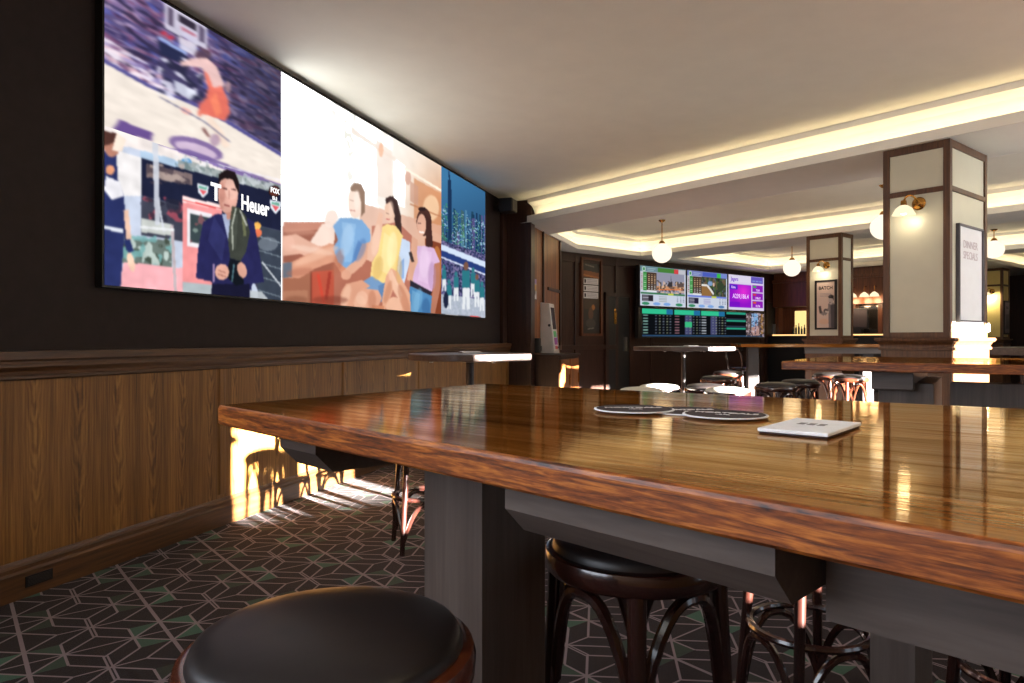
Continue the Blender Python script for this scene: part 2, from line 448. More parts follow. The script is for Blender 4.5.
# cove section: lip, ledge, hollow, crown (offset away from the opening, height)
COVE = [(0, SOFF-.001), (0, SOFF+.085), (.022, SOFF+.085), (.022, SOFF+.035), (.15, SOFF+.035), (.15, SOFF+.12), (.135, SOFF+.17), (.10, SOFF+.225), (.045, SOFF+.262), (.01, SOFF+.275), (.01, CEIL+.005)]
def cove_ring(name, loop):
    bm = B(); rows = []
    for d, z in COVE: rows.append([bm.verts.new((p.x, p.y, z)) for p in offset_loop(loop, d)])
    for r, q in zip(rows, rows[1:]):
        for i in range(len(loop)): bm.faces.new((r[i], r[(i+1)%len(loop)], q[(i+1)%len(loop)], q[i]))
    return struct(name, bm, 'soffit', rot=GR)
cove_ring('trim_2', COF1); cove_ring('trim_3', COF2); cove_ring('trim_9', COF3)
xs = B()
a_ = [xs.verts.new((6.53+d, AWIN, z)) for d, z in COVE]; b_ = [xs.verts.new((6.53+d, 7.72, z)) for d, z in COVE]
for i in range(len(COVE)-1): xs.faces.new((a_[i], a_[i+1], b_[i+1], b_[i]))
struct('trim_1', xs, 'soffit', rot=GR)

def cove_light(p, q, power, name='cove_light', z=SOFF+.045, col=(1.0, .78, .46)):
    """warm LED tape lying on the ledge between two (b,a) points"""
    p, q = G(*p), G(*q); d = q-p
    L = bpy.data.lights.new(name, 'AREA'); L.shape = 'RECTANGLE'; L.size = d.length; L.size_y = .03
    L.color = col; L.energy = power*d.length
    o = bpy.data.objects.new(name, L); COL.objects.link(o)
    o.location = (p+q)/2+Vector((0, 0, z)); o.rotation_euler = (PI, 0, -math.atan2(d.y, d.x))
    o.rotation_euler = (Matrix.Rotation(math.atan2(d.y, d.x), 3, 'Z') @ Matrix.Rotation(PI, 3, 'X')).to_euler()
    return o
CP = 1.15
bm = bx(-8.0, 6.5, AWIN, AWIN+.22, 2.84, 2.88); box(bm, -8.0, 6.5, AWIN+.20, AWIN+.22, 2.88, 2.95)  # unseen ledge added to carry the extra uplight
gobj_ = struct('trim_unseen_ledge', bm, 'soffit', rot=GR)
cove_light((6.61, -1.0), (6.61, 7.66), CP)
cove_light((-7.5, AWIN+.11), (6.4, AWIN+.11), 10.0, z=2.895, col=(1, .9, .74))  # unseen uplight added to brighten the near ceiling
for lp in (COF1, COF2, COF3):
    o8 = [(v.x, v.y) for v in offset_loop(lp, .085)]
    for i in range(len(o8)-1): cove_light(o8[i], o8[i+1], CP)

# ---- the slanted screen wall
T0, T1 = -9.8, 7.42
def wallobj(name, bm, mat, bevel=0):           # local x along the wall, -y into the room
    return struct(name, bm, mat, loc=W0, rot=WR, bevel=bevel)
wallobj('wall_left', bx(T0, 10.0, 0, .25, 0, CEIL+.05), 'black_wall')
# wainscot: panels, stiles, cap, base
bm = bx(T0, T1, -.075, 0.01, .15, 1.05)
wallobj('wall_left_panel', bm, 'oak')
bm = B()
t = -.05-1.5*6
while t < T1+.01:
    box(bm, t-.024, t+.024, -.084, 0, .2, 1.05); box(bm, t-.034, t+.034, -.079, 0, .2, 1.05); t += 1.49
wallobj('trim_4', bm, 'oak', .003)
bm = B()
xsweep(bm, [(0, 1.145), (-.118, 1.145), (-.118, 1.108), (-.106, 1.098), (-.106, 1.09), (-.110, 1.084), (-.110, 1.072), (-.092, 1.05), (-.090, 1.034), (-.096, 1.03), (-.096, 1.018), (-.082, 1.01), (0, 1.01)], T0, T1)
wallobj('trim_5', bm, 'rail_oak')
bm = B()
xsweep(bm, [(0, 0), (-.098, 0), (-.098, .118), (-.091, .13), (-.091, .148), (-.082, .158), (-.078, .175), (0, .175)], T0, T1)
wallobj('baseboard_left', bm, 'rail_oak')
# pilaster at the end of the screen wall and the panelled wall beyond it
NB = .35
bm = bx(T1, T1+.22, -NB-.06, .0, 0, CEIL+.04); box(bm, T1-.03, T1+.01, -NB-.075, -NB+.02, 1.15, CEIL-.06); box(bm, T1-.2, T1, -.05, 0, 1.145, CEIL+.01)
wallobj('wall_pilaster', bm, 'dark_wood', .006)
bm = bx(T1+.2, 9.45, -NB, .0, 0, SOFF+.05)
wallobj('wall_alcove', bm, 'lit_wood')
bm = B()
for x0, x1 in ((8.28, 8.33), (9.38, 9.45)): box(bm, x0, x1, -NB-.025, -NB, 1.1, SOFF)
box(bm, T1+.2, 9.45, -NB-.03, -NB, 1.02, 1.1)
box(bm, 8.6, 9.4, -NB-.02, -NB, 2.0, 2.05)
wallobj('trim_6', bm, 'dark_wood')

# ---- far wall (faces along the grid) and bar wall
def gobj(name, bm, mat, bevel=0): return struct(name, bm, mat, rot=GR, bevel=bevel)
gobj('wall_far', bx(7.6, BBAR+.2, AFAR, AFAR+.2, 0, SOFF+.06), 'dark_wood')
bm = B()
for b in (9.62, 10.78, 11.9, 16.2): box(bm, b-.04, b+.04, AFAR-.035, AFAR, 0, SOFF)
box(bm, 7.6, 10.78, AFAR-.05, AFAR, 1.0, 1.09); box(bm, 11.9, 16.2, AFAR-.06, AFAR, 1.02, 1.12)
box(bm, 7.6, 16.2, AFAR-.03, AFAR, 2.72, SOFF); box(bm, 9.0, 10.78, AFAR-.03, AFAR, 0, .16)
gobj('trim_7', bm, 'dark_wood', .004)
gobj('wall_bar', bx(BBAR, BBAR+.2, 5.9, AFAR+.1, 0, SOFF+.06), 'bar_wood')
gobj('wall_right', bx(BBAR, BBACK+.2, 6.3, 6.5, 0, SOFF+.06), 'dark_wood')
gobj('wall_back', bx(BBACK, BBACK+.2, AWIN, 6.6, 0, SOFF+.06), 'dark_wood')

# ---- street side, unseen: sills, added glowing panels, piers and gaps shaped for the sun
bm = B()
SILL, HEAD = .60, 2.7
box(bm, -8.5, BBACK, AWIN-.2, AWIN, 0, SILL)
box(bm, -8.5, BBACK, AWIN-.2, AWIN, HEAD, CEIL+.05)
for b0, b1, z0, z1 in ((-8.5, 2.05, SILL, HEAD), (2.53, 2.70, SILL, HEAD), (3.40, 3.65, SILL, HEAD), (3.65, 4.42, SILL, 1.602), (4.42, 4.75, SILL, HEAD), (6.05, 6.95, SILL, HEAD), (8.2, 9.25, 1.36, 1.70), (11.6, 22.0, SILL, HEAD)):  # unseen piers and a board placed to trim the sun
    box(bm, b0, b1, AWIN-.2, AWIN, z0, z1)
for q in (8.2, 9.25): box(bm, q-.03, q+.03, AWIN-.2, AWIN, SILL, HEAD)
gobj('wall_sun_mask', bm, 'oak')
def day_panel(n, b0, b1, z0, z1, m='day_dim'):
    return gobj('window_%d' % n, bx(b0, b1, AWIN-.12, AWIN-.1, z0, z1), m)  # unseen glowing panel added as daylight; its lower edge trims the sun
day_panel(2, 2.05, 3.40, 1.22, HEAD); day_panel(3, 3.65, 4.42, 1.65, HEAD); day_panel(4, 4.75, 6.05, 1.37, HEAD)
day_panel(5, 6.95, 8.2, 1.70, HEAD, 'day_bright'); day_panel(6, 9.25, 11.6, 1.36, HEAD, 'day_bright'); day_panel(7, 8.2, 9.25, 1.80, HEAD, 'day_bright')
# tall windows of the screen wall, beyond the camera's back
bm = bx(-7.0, -2.0, -.145, -.13, 1.2, 2.95)
wallobj('window_1', bm, 'day')
bm = B()
for x in (-7.0, -5.35, -3.7, -2.05): box(bm, x-.04, x+.09, -.18, 0, 1.15, 3.0)
for z in (1.15, 2.95): box(bm, -7.04, -1.96, -.18, 0, z, z+.06)
wallobj('trim_8', bm, 'rail_oak')

# ================================================================== LED video wall
W0S = W0+WN*.052                                       # the picture plane stands 52 mm off the wall
def led_t(x): u = (x-512)/F; return (u*W0S.y-W0S.x)/(WD.x-WD.y*u)
def tz_to_px(Tm, Zm):
    X = W0S.x+WD.x*Tm; Y = W0S.y+WD.y*Tm
    return 512+X/Y*F, HZ-(Zm-EYE)/Y*F
LT = (led_t(104.5), led_t(281.2), led_t(441.3), led_t(485.2)); LZ = (1.490, 2.335, 3.175)
def pane(i, j0, j1, nx, nz):
    Tm, Zm = np.meshgrid(np.linspace(LT[i], LT[i+1], nx), np.linspace(LZ[j0], LZ[j1], nz))
    return tz_to_px(Tm, Zm)
led = thing('video_wall', 'huge bright LED video wall filling the black wall above the oak wainscot', 'screen', W(0, 0, 0), WR)
obj('housing', bx(LT[0]-.012, LT[3]+.012, -.05, 0, LZ[0]-.012, LZ[2]+.012), 'black', led)

# basketball
px, py = pane(0, 1, 2, 210, 130)
c = Canvas(px, py, (92, 80, 128))
rot_y = py-.6*px                                        # rows of the crowd run along the wall
crowd = np.ones(px.shape, bool)
for col, al in (((58, 50, 96), .8), ((150, 120, 168), .7), ((196, 170, 205), .6), ((78, 92, 180), .6), ((120, 60, 90), .5), ((46, 40, 70), .8)):
    c.speckle(crowd, [col], 46, 18, .66, al, 1)
low = blur((rot_y > -25).astype(float), 4) > .4
for col in ((228, 205, 225), (240, 190, 200), (150, 140, 200), (250, 240, 250)): c.speckle(low & (px < 165), [col], 50, 24, .6, .75, 1)
c.over(np.clip((px-200)/60, 0, 1)*np.clip((130-(py-.5*px)-60)/60, 0, 1), (46, 44, 60), .55)
c.poly([(100, 57.5), (151, 86), (190, 101), (226, 119.5), (285, 155), (285, 200), (100, 200)], (238, 226, 214))
c.line([(100, 58.5), (151, 87), (190, 102), (226, 121), (285, 157)], 3.5, (70, 66, 140), .9)
c.poly([(158, 40), (186, 55), (186, 66), (160, 54)], (40, 44, 78)); c.line([(158, 37), (187, 54)], 3, (150, 170, 225))
c.poly([(158, 55), (200, 75), (206, 98), (196, 103), (164, 86)], (66, 60, 100), .9)
c.speckle((px > 158) & (px < 203) & (py > 58) & (py < 100), [(230, 228, 245), (40, 40, 66)], 40, 30, .62, .8, 1)
c.poly([(174, 80), (198, 92), (190, 100), (175, 91)], (226, 230, 245), .8)
c.poly([(165, 2), (207.5, 28), (207.5, 50), (165, 28)], (216, 210, 230), .9)
c.poly([(168, 6), (173, 9), (173, 27), (168, 25)], (80, 66, 92)); c.poly([(179, 14.5), (196, 24.5), (196, 31), (179, 22)], (52, 44, 60))
c.poly([(199, 25), (205, 29), (205, 44), (199, 41)], (96, 84, 112)); c.poly([(181, 26), (196, 34), (196, 37), (181, 30)], (190, 120, 140))
c.poly([(178, 36), (198, 44), (196, 56), (180, 48)], (230, 226, 238), .8)
c.ell(164, 33, 3, 1.8, (220, 50, 70)); c.ell(171, 37.5, 3.5, 1.8, (220, 50, 70))
c.ell(203, 55, 8, 6, (88, 62, 78), .8)                        # player: head, back, arms, shorts, legs
c.poly([(180, 62), (192, 58), (207, 58), (217, 67), (224, 84), (222, 92), (212, 92), (206, 82), (203, 68), (190, 66), (181, 66)], (240, 196, 190), .95)
c.poly([(204, 70), (208, 74), (213, 88), (222, 86), (228, 100), (230, 113), (225, 121), (213, 117), (203, 114), (198, 117), (199, 105), (206, 98), (208, 88)], (240, 112, 92), .95)
c.poly([(210, 100), (216, 92), (222, 112), (216, 117)], (255, 136, 100), .8); c.ell(228, 87, 3, 6, (196, 150, 150), .7)
c.poly([(203, 115), (212, 118), (222, 130), (230, 146), (224, 148), (214, 132)], (244, 216, 196), .8)
c.line([(203, 128), (209, 137)], 3, (110, 60, 60), .8); c.ell(186, 111, 6, 3, (240, 170, 160), .8, 25)
c.line([(160, 97), (205, 122), (230, 142)], 1.5, (90, 90, 130), .7)
c.poly([(113, 129.5), (119.6, 119.6), (152.6, 132.8), (151.5, 141)], (106, 78, 146)); c.ell(196, 148, 28, 9, (112, 84, 150), .85, 18); c.ell(196, 150, 22, 6, (214, 190, 214), .9, 18)
c.line([(150, 150), (190, 152), (230, 168), (284, 188)], 5, (106, 82, 152), .8); c.line([(150, 148), (284, 181)], 1.2, (240, 236, 250), .8)
c.ell(215, 140, 5, 6, (150, 110, 150), .6)
picture('basketball_picture', LT[0], LT[1], LZ[1], LZ[2], -.052, grade(texture(streak(blur(c.img, 1), 4), .05, 20, 12), .92, 1.0), 'led', led)

# presenter with a trophy beside a race track
px, py = pane(0, 0, 1, 250, 150)
c = Canvas(px, py, (196, 205, 224))
c.poly([(100, 120), (150, 130), (290, 185), (290, 200), (140, 150), (100, 140)], (236, 226, 222))
c.line([(150, 138), (284, 190)], 5, (106, 82, 152), .8); c.line([(160, 136), (284, 182)], 1.4, (240, 236, 250), .9)
c.poly([(140, 150), (170, 158), (200, 170), (200, 180), (140, 176)], (176, 200, 224)); c.ell(186, 163, 6, 5, (70, 140, 200), .8)
c.poly([(178, 160), (284, 186), (284, 200), (178, 174)], (150, 160, 160), .9); c.speckle((px > 175) & (py < 200) & (py > 155), [(90, 110, 110), (220, 225, 230)], 40, 50, .66, .5, 1)
c.poly([(141, 158), (180, 168), (284, 195), (284, 232), (180, 206), (141, 196)], (30, 34, 58))
c.poly([(146, 164), (192, 174), (192, 185), (146, 177)], (128, 110, 110)); c.speckle((px > 146) & (px < 190) & (py > 164) & (py < 184), [(70, 60, 70), (190, 170, 160)], 36, 36, .6, .7, 1)
c.poly([(141, 196), (180, 206), (284, 232), (284, 300), (262, 300), (240, 250), (141, 235)], (64, 66, 82))
c.speckle((px > 140) & (px < 185) & (py > 196) & (py < 222), [(190, 80, 96), (40, 40, 56)], 30, 40, .62, .7, 1)
c.poly([(258, 226), (284, 232), (284, 306), (258, 300)], (58, 66, 80))
for y0 in (236, 250, 262, 276, 290): c.line([(258, y0), (284, y0+8)], .9, (150, 165, 175), .8)
c.line([(262, 262), (284, 290)], 1.4, (230, 235, 240), .9); c.ell(268, 244, 10, 7, (150, 160, 170), .5)
c.ell(257, 226, 4, 4, (255, 190, 90), .9); c.ell(258, 233, 4, 4, (240, 120, 80), .9)
c.poly([(141, 218), (172, 224), (172, 236), (141, 232)], (196, 200, 196)); c.poly([(112, 238), (172, 240), (172, 268), (112, 262)], (104, 118, 112))
c.speckle((px > 120) & (px < 172) & (py > 236) & (py < 266), [(60, 70, 60), (210, 226, 220), (120, 176, 176)], 30, 36, .64, .8, 1)
c.poly([(124, 262), (200, 270), (200, 312), (112, 312)], (244, 176, 182)); c.poly([(183, 196), (222, 208), (222, 296), (183, 290)], (240, 150, 150))
c.poly([(183, 196), (226, 206), (226, 211), (183, 202)], (252, 226, 222)); c.line([(183, 200), (226, 210)], 1.3, (210, 70, 70))
c.poly([(187, 208), (212, 214), (212, 250), (187, 246)], (240, 236, 240)); c.poly([(190, 213), (210, 218), (210, 245), (190, 242)], (58, 70, 74))
c.speckle((px > 190) & (px < 210) & (py > 214) & (py < 243), [(150, 90, 96), (150, 170, 160)], 24, 30, .7, .7, 1); c.poly([(183, 282), (222, 286), (222, 296), (183, 292)], (176, 186, 190))
c.poly([(152, 130), (158, 131), (160, 225), (155, 225)], (210, 214, 224), .9); c.line([(158, 200), (164, 232)], 2, (206, 210, 220)); c.line([(172, 225), (176, 300)], 3, (190, 176, 180)); c.line([(140, 227), (174, 230)], 2.5, (226, 228, 230))
# crew member on the edge
c.poly([(103, 150), (122, 156), (128, 172), (124, 198), (126, 222), (124, 240), (120, 296), (104, 292)], (42, 50, 98))
c.poly([(116, 150), (141, 158), (141, 196), (124, 196), (118, 180)], (236, 232, 232)); c.poly([(106, 176), (120, 182), (124, 196), (112, 200), (104, 190)], (236, 234, 240))
c.ell(112, 146, 8, 11, (176, 122, 104)); c.poly([(103, 130), (118, 134), (114, 143), (104, 146)], (80, 50, 44)); c.poly([(117, 132), (126, 140), (122, 152), (112, 150)], (238, 220, 204))
c.ell(110, 170, 4.5, 5, (226, 156, 120)); c.line([(104, 227), (124, 231)], 4, (226, 230, 240)); c.poly([(122, 222), (128, 232), (132, 250), (126, 250)], (36, 42, 84))
c.ell(131, 262, 3.4, 10, (240, 200, 176), 1, -12); c.line([(126, 210), (129, 240)], 5, (232, 190, 168)); c.line([(127, 240), (131, 252)], 6, (40, 50, 100))
# the presenter
c.poly([(203, 222), (216, 214), (240, 214), (254, 222), (259, 250), (264, 282), (252, 284), (250, 303), (212, 300), (212, 282), (196, 278), (198, 250)], (40, 40, 84))
c.poly([(222, 214), (238, 214), (236, 250), (228, 240)], (168, 178, 206)); c.poly([(214, 216), (226, 236), (222, 262), (208, 240)], (52, 54, 104), .8)
c.poly([(212, 284), (250, 284), (250, 304), (211, 300)], (26, 26, 50))
c.ell(228, 194, 10, 20, (222, 168, 152)); c.ell(232, 188, 7, 12, (240, 196, 180), .6); c.poly([(218, 186), (219, 174), (226, 169.5), (235, 172), (239, 182), (239, 194), (236, 188), (233, 180), (225, 178), (220, 181)], (34, 24, 26))
c.ell(222, 196, 3, 14, (176, 112, 98), .5, 0, 4); c.ell(228, 204, 6, 4, (236, 180, 164), .5, 0, 3); c.poly([(226, 212), (234, 213), (233, 220), (227, 219)], (200, 142, 126)); c.line([(222, 188), (227, 189)], 1.2, (70, 40, 40), .8); c.line([(231, 189), (236, 190)], 1.2, (70, 40, 40), .8); c.line([(224, 205), (230, 206)], 1.4, (150, 80, 76), .9); c.line([(229, 190), (229, 199)], 1, (190, 130, 116), .6)
c.poly([(232, 206), (240, 208), (246, 216), (250, 232), (246, 252), (240, 262), (230, 258), (228, 240), (230, 220)], (64, 68, 56), .9)
c.line([(236, 208), (232, 226), (233, 250)], 1.6, (200, 205, 190), .8); c.line([(243, 216), (245, 236)], 3, (120, 124, 90), .8); c.line([(240, 210), (247, 226)], 1.6, (226, 228, 220), .7)
c.poly([(230, 258), (242, 262), (244, 284), (236, 286), (226, 276)], (20, 24, 32)); c.line([(234, 264), (232, 282)], 1.6, (90, 130, 140), .8)
c.ell(222, 272, 7, 8, (226, 170, 150)); c.ell(242, 270, 4.5, 8, (214, 160, 140), 1, -15); c.line([(218, 270), (226, 273)], 1, (150, 96, 84), .8); c.line([(218, 274), (226, 277)], 1, (150, 96, 84), .8); c.line([(214, 264), (214, 282)], 2, (180, 150, 190), .8)
c.poly([(250, 290), (262, 292), (274, 306), (250, 306)], (190, 196, 200), .9)
# crest shields on the banner
for x, y in ((203, 190), (275.5, 206)):
    c.poly([(x-5.5, y-6.5), (x+5.5, y-4), (x+5, y+3), (x, y+8), (x-5, y+2)], (226, 232, 240)); c.poly([(x-4, y-4.5), (x+4, y-2.8), (x+3.8, y), (x-3.8, y-1.6)], (110, 170, 150)); c.poly([(x-3.8, y-1), (x+3.8, y+.8), (x, y+5.5)], (226, 96, 104))
c.ell(274.5, 191.5, 6, 6, (30, 24, 30)); c.ell(274.5, 191.5, 5, 5, (150, 70, 50), .6)
picture('presenter_picture', LT[0], LT[1], LZ[0], LZ[1], -.052, texture(blur(c.img, 1), .10, 12, 18), 'led', led)

# lounge with three friends
px, py = pane(1, 0, 2, 260, 260)
c = Canvas(px, py, (255, 255, 254))
c.over(np.clip((px-300)/60, 0, 1), (246, 240, 230), .9)
c.over(np.clip((px-370)/60, 0, 1)*np.clip((py-100)/60, 0, 1), (240, 206, 176), .55)
c.over(np.clip((px-400)/40, 0, 1)*np.clip((py-150)/50, 0, 1), (214, 140, 92), .75)
for x0 in (292, 301, 309, 316): c.poly([(x0, 92), (x0+3, 94), (x0+3, 226), (x0, 226)], (240, 240, 234), .5, 3)
c.poly([(318, 98), (336, 112), (336, 214), (318, 214)], (236, 232, 220), .45, 3)
c.speckle((px > 344) & (px < 355) & (py > 112) & (py < 182), [(206, 208, 186)], 50, 90, .6, .55, 1)
c.poly([(358, 126), (376, 138), (376, 206), (360, 202)], (255, 255, 254), .95, 3); c.poly([(394, 158), (405, 166), (405, 208), (394, 204)], (255, 252, 246), .95, 2)
c.poly([(352, 128), (396, 158), (396, 162), (352, 133)], (232, 208, 188), .7, 2); c.poly([(376, 140), (392, 152), (392, 200), (378, 196)], (236, 206, 186), .6, 2); c.ell(381, 150, 2.4, 7, (240, 160, 112), .9); c.ell(408, 178, 3, 7, (206, 140, 116), .7)
c.line([(404, 168), (442, 191)], 2.2, (255, 238, 214), .95); c.poly([(414, 178), (442, 194), (442, 236), (414, 222)], (214, 134, 84), .75, 2); c.ell(431, 208, 8, 13, (250, 206, 160), .8, 0, 5)
c.poly([(410, 181), (418, 186), (418, 206), (410, 201)], (206, 150, 124), .8, 2); c.line([(410, 204), (442, 217)], 1.5, (190, 116, 76), .7)
c.over(np.clip(1-np.hypot((px-345)/75, (py-165)/55), 0, 1), (255, 252, 248), .5)
c.poly([(360, 203), (442, 226), (442, 318), (360, 300)], (226, 168, 140), .8)       # back cushions
# sofa
c.poly([(283, 226), (330, 226), (352, 236), (352, 306), (283, 308)], (158, 82, 60)); c.poly([(284, 222), (330, 222), (330, 229), (284, 232)], (198, 118, 92))
c.poly([(372, 226), (398, 222), (412, 236), (412, 316), (372, 312)], (190, 110, 88)); c.poly([(425, 238), (442, 244), (442, 320), (428, 318)], (140, 62, 34)); c.ell(437, 270, 5, 24, (200, 116, 50), .8)
c.poly([(283, 270), (312, 272), (312, 306), (283, 305)], (168, 98, 70)); c.poly([(311, 272), (352, 268), (352, 306), (311, 306)], (196, 76, 52)); c.line([(311, 270), (311, 306)], 1.4, (120, 50, 36), .8)
c.poly([(283, 291), (308, 290), (308, 304), (283, 303)], (184, 116, 84)); c.line([(318, 274), (324, 304)], 3, (222, 60, 40), .8); c.line([(330, 272), (326, 300)], 3, (160, 40, 30), .7)
c.poly([(334, 250), (388, 250), (388, 314), (334, 310)], (182, 102, 78))
# man in blue
c.poly([(310, 242), (322, 224), (336, 222), (334, 244), (320, 252)], (246, 214, 196)); c.ell(331, 219, 6, 9, (250, 222, 206), .9, 20)
c.poly([(283, 236), (296, 234), (318, 246), (336, 246), (348, 250), (344, 262), (322, 262), (300, 254), (283, 256)], (232, 168, 140))
c.poly([(283, 262), (290, 263), (312, 252), (330, 243), (336, 246), (344, 272), (342, 274), (334, 262), (316, 268), (300, 278), (283, 278)], (222, 146, 112))
c.poly([(336, 245), (346, 258), (350, 272), (342, 275), (335, 258)], (214, 132, 98)); c.poly([(283, 263), (292, 262), (292, 277), (283, 278)], (96, 104, 120)); c.ell(289, 244, 6, 8, (240, 176, 150), .8)
c.poly([(333, 226), (340, 218), (352, 218), (362, 220), (370, 230), (371, 244), (362, 246), (360, 262), (348, 270), (338, 262), (333, 248), (338, 240)], (112, 166, 222)); c.poly([(342, 222), (356, 224), (352, 262), (344, 262)], (140, 190, 236), .7); c.poly([(358, 240), (364, 246), (358, 266), (350, 268)], (80, 130, 196), .7)
c.poly([(362, 244), (370, 242), (371, 254), (362, 266), (350, 276), (342, 276), (346, 268), (356, 260)], (228, 164, 132)); c.ell(346, 275, 5, 5, (226, 156, 124))
c.ell(355.5, 202, 7.5, 16, (246, 214, 194)); c.poly([(350, 188), (354, 183), (361, 184), (365, 192), (365, 212), (361, 217), (361, 202), (358, 192), (351, 191)], (134, 98, 76), .95); c.line([(350, 200), (354, 201)], 1, (150, 110, 96), .7); c.line([(350, 210), (355, 211)], 1.2, (190, 110, 100), .8)
# woman in yellow
c.poly([(385, 200), (390, 196), (397, 200), (401, 216), (402, 240), (397, 252), (394, 244), (396, 226), (391, 208)], (66, 42, 38)); c.ell(390, 211, 5.4, 12, (238, 190, 160))
c.poly([(386, 198), (393, 196), (398, 206), (400, 232), (396, 240), (395, 216), (390, 202), (386, 204)], (58, 36, 34))
c.poly([(380, 228), (387, 224), (396, 226), (403, 236), (398, 262), (396, 280), (384, 284), (370, 280), (372, 262), (378, 250)], (246, 210, 120)); c.poly([(384, 232), (394, 240), (390, 276), (380, 270)], (252, 224, 150), .7)
c.poly([(379, 212), (383, 214), (382, 230), (378, 252), (372, 262), (367, 260), (368, 246), (374, 232)], (234, 178, 148)); c.line([(386, 213), (389, 214)], 1, (90, 60, 60), .7); c.line([(386, 219), (390, 219.5)], 1.2, (200, 90, 90), .9)
c.poly([(402, 238), (410, 242), (410, 262), (404, 284), (396, 286), (398, 262)], (196, 214, 240)); c.poly([(400, 262), (404, 258), (404, 278), (398, 282)], (120, 160, 220), .8)
c.poly([(362, 282), (372, 276), (384, 284), (384, 298), (372, 296), (364, 290)], (110, 150, 196)); c.poly([(378, 286), (386, 282), (388, 300), (380, 302)], (90, 130, 180))
c.poly([(341, 292), (346, 284), (362, 280), (370, 286), (358, 294), (352, 310), (340, 309)], (226, 154, 120)); c.poly([(355, 296), (362, 288), (378, 290), (382, 298), (376, 312), (353, 311)], (230, 158, 124)); c.ell(362, 298, 6, 7, (244, 184, 152), .7)
# woman in lilac
c.ell(424, 222, 7.5, 14, (78, 44, 38)); c.poly([(424, 212), (431, 220), (433, 246), (426, 252), (426, 236)], (72, 40, 36)); c.ell(421.5, 225, 4.6, 11, (226, 166, 138)); c.line([(419, 232), (424, 232.5)], 1.8, (246, 236, 230), .9); c.line([(418, 223), (421, 223.5)], 1, (70, 40, 40), .7); c.ell(422, 209, 4, 2, (50, 30, 30))
c.poly([(416, 246), (424, 246), (434, 248), (440, 262), (436, 268), (432, 292), (414, 286), (412, 276), (418, 262)], (218, 176, 216)); c.poly([(422, 250), (432, 252), (428, 284), (418, 280)], (230, 192, 228), .7)
c.poly([(412, 236), (418, 240), (416, 262), (412, 282), (407, 280), (410, 258)], (222, 160, 130)); c.line([(410, 252), (413, 262)], 3, (50, 40, 40), .9); c.poly([(434, 264), (440, 262), (440, 290), (434, 318), (430, 312), (433, 286)], (190, 116, 88))
c.poly([(410, 280), (432, 292), (430, 296), (410, 286)], (44, 40, 54)); c.poly([(410, 286), (432, 296), (430, 319), (412, 316), (408, 300)], (70, 134, 190)); c.poly([(412, 290), (420, 294), (418, 314), (411, 312)], (110, 170, 214), .7)
c.poly([(386, 276), (391, 268), (398, 272), (410, 294), (411, 316), (402, 315), (398, 298), (393, 290), (388, 304), (383, 313), (382, 300)], (232, 164, 128)); c.ell(394, 307, 8, 10, (236, 176, 142)); c.line([(391, 270), (402, 296)], 2, (246, 196, 164), .7)
c.poly([(372, 305), (384, 306), (384, 314), (372, 312)], (214, 130, 90))
for x, y, rx, ry, ro, cl, al in ((312, 250, 22, 3, 10, (250, 208, 184), .6), (316, 256, 24, 4, -22, (244, 184, 150), .6), (338, 262, 5, 14, 18, (180, 96, 66), .5), (300, 272, 14, 4, -8, (176, 96, 70), .5), (347, 240, 6, 16, 10, (166, 206, 244), .6), (360, 250, 5, 12, 20, (70, 116, 184), .5), (392, 250, 5, 18, 5, (255, 234, 170), .6), (378, 268, 5, 12, 10, (216, 170, 84), .5), (399, 270, 3, 14, 0, (224, 176, 90), .5),
        (346, 296, 4, 12, 15, (250, 196, 162), .6), (360, 304, 6, 9, 0, (250, 196, 162), .5), (372, 300, 4, 10, 0, (186, 110, 78), .5), (395, 286, 3, 16, -22, (252, 204, 172), .6), (404, 300, 4, 16, -18, (186, 108, 76), .5), (388, 292, 3, 12, 15, (190, 116, 82), .5), (424, 262, 5, 16, 0, (238, 206, 236), .5), (432, 276, 4, 14, 0, (180, 136, 184), .5), (418, 300, 4, 12, 10, (120, 184, 226), .5), (426, 308, 4, 10, 0, (44, 92, 150), .5), (357, 200, 3, 10, 0, (255, 232, 216), .6), (391, 209, 2.5, 8, 0, (250, 210, 184), .6), (300, 232, 16, 3, 0, (214, 140, 112), .5), (330, 300, 18, 4, 0, (120, 50, 36), .5), (296, 300, 12, 4, 0, (130, 70, 48), .5), (376, 240, 4, 16, 8, (250, 206, 178), .5)):
    c.ell(x, y, rx, ry, cl, al, ro, 5)
c.over(np.clip(1-(px-282)/150, 0, 1)*np.clip((290-py)/110, 0.1, 1), (255, 250, 246), .22)      # flare from the window in the filmed room
picture('lounge_picture', LT[1], LT[2], LZ[0], LZ[2], -.052, grade(texture(blur(c.img, 1), .05, 10, 12), .84), 'led', led, boost=2.6)

# city at dusk
px, py = pane(2, 1, 2, 90, 110)
c = Canvas(px, py, (40, 76, 112))
c.over(np.clip((262-py-.45*(px-441))/80, 0, 1), (64, 122, 166), .9)
for k in range(46):
    x = 441+45*rng.random(); w_ = 1.2+2.2*rng.random(); top = 196+.42*(x-441)+44*rng.random(); cl = [(22, 44, 76), (46, 84, 120), (84, 132, 164), (30, 62, 84), (66, 96, 92), (96, 84, 136)][k % 6]
    c.poly([(x, top), (x+w_, top+1), (x+w_, 262), (x, 262)], cl, .75, 0)
c.speckle(py > 204+.4*(px-441), [(176, 206, 226), (120, 176, 206), (90, 150, 120)], 50, 34, .78, .7, 0)
c.speckle((py > 196) & (px < 448), [(60, 140, 110)], 40, 20, .7, .6, 0)
c.line([(449.5, 180), (450, 240)], 3.6, (26, 50, 84)); c.line([(449.0, 171), (449.5, 184)], 1.2, (26, 50, 84))
picture('city_picture', LT[2], LT[3], LZ[1], LZ[2], -.052, c.img, 'led', led)
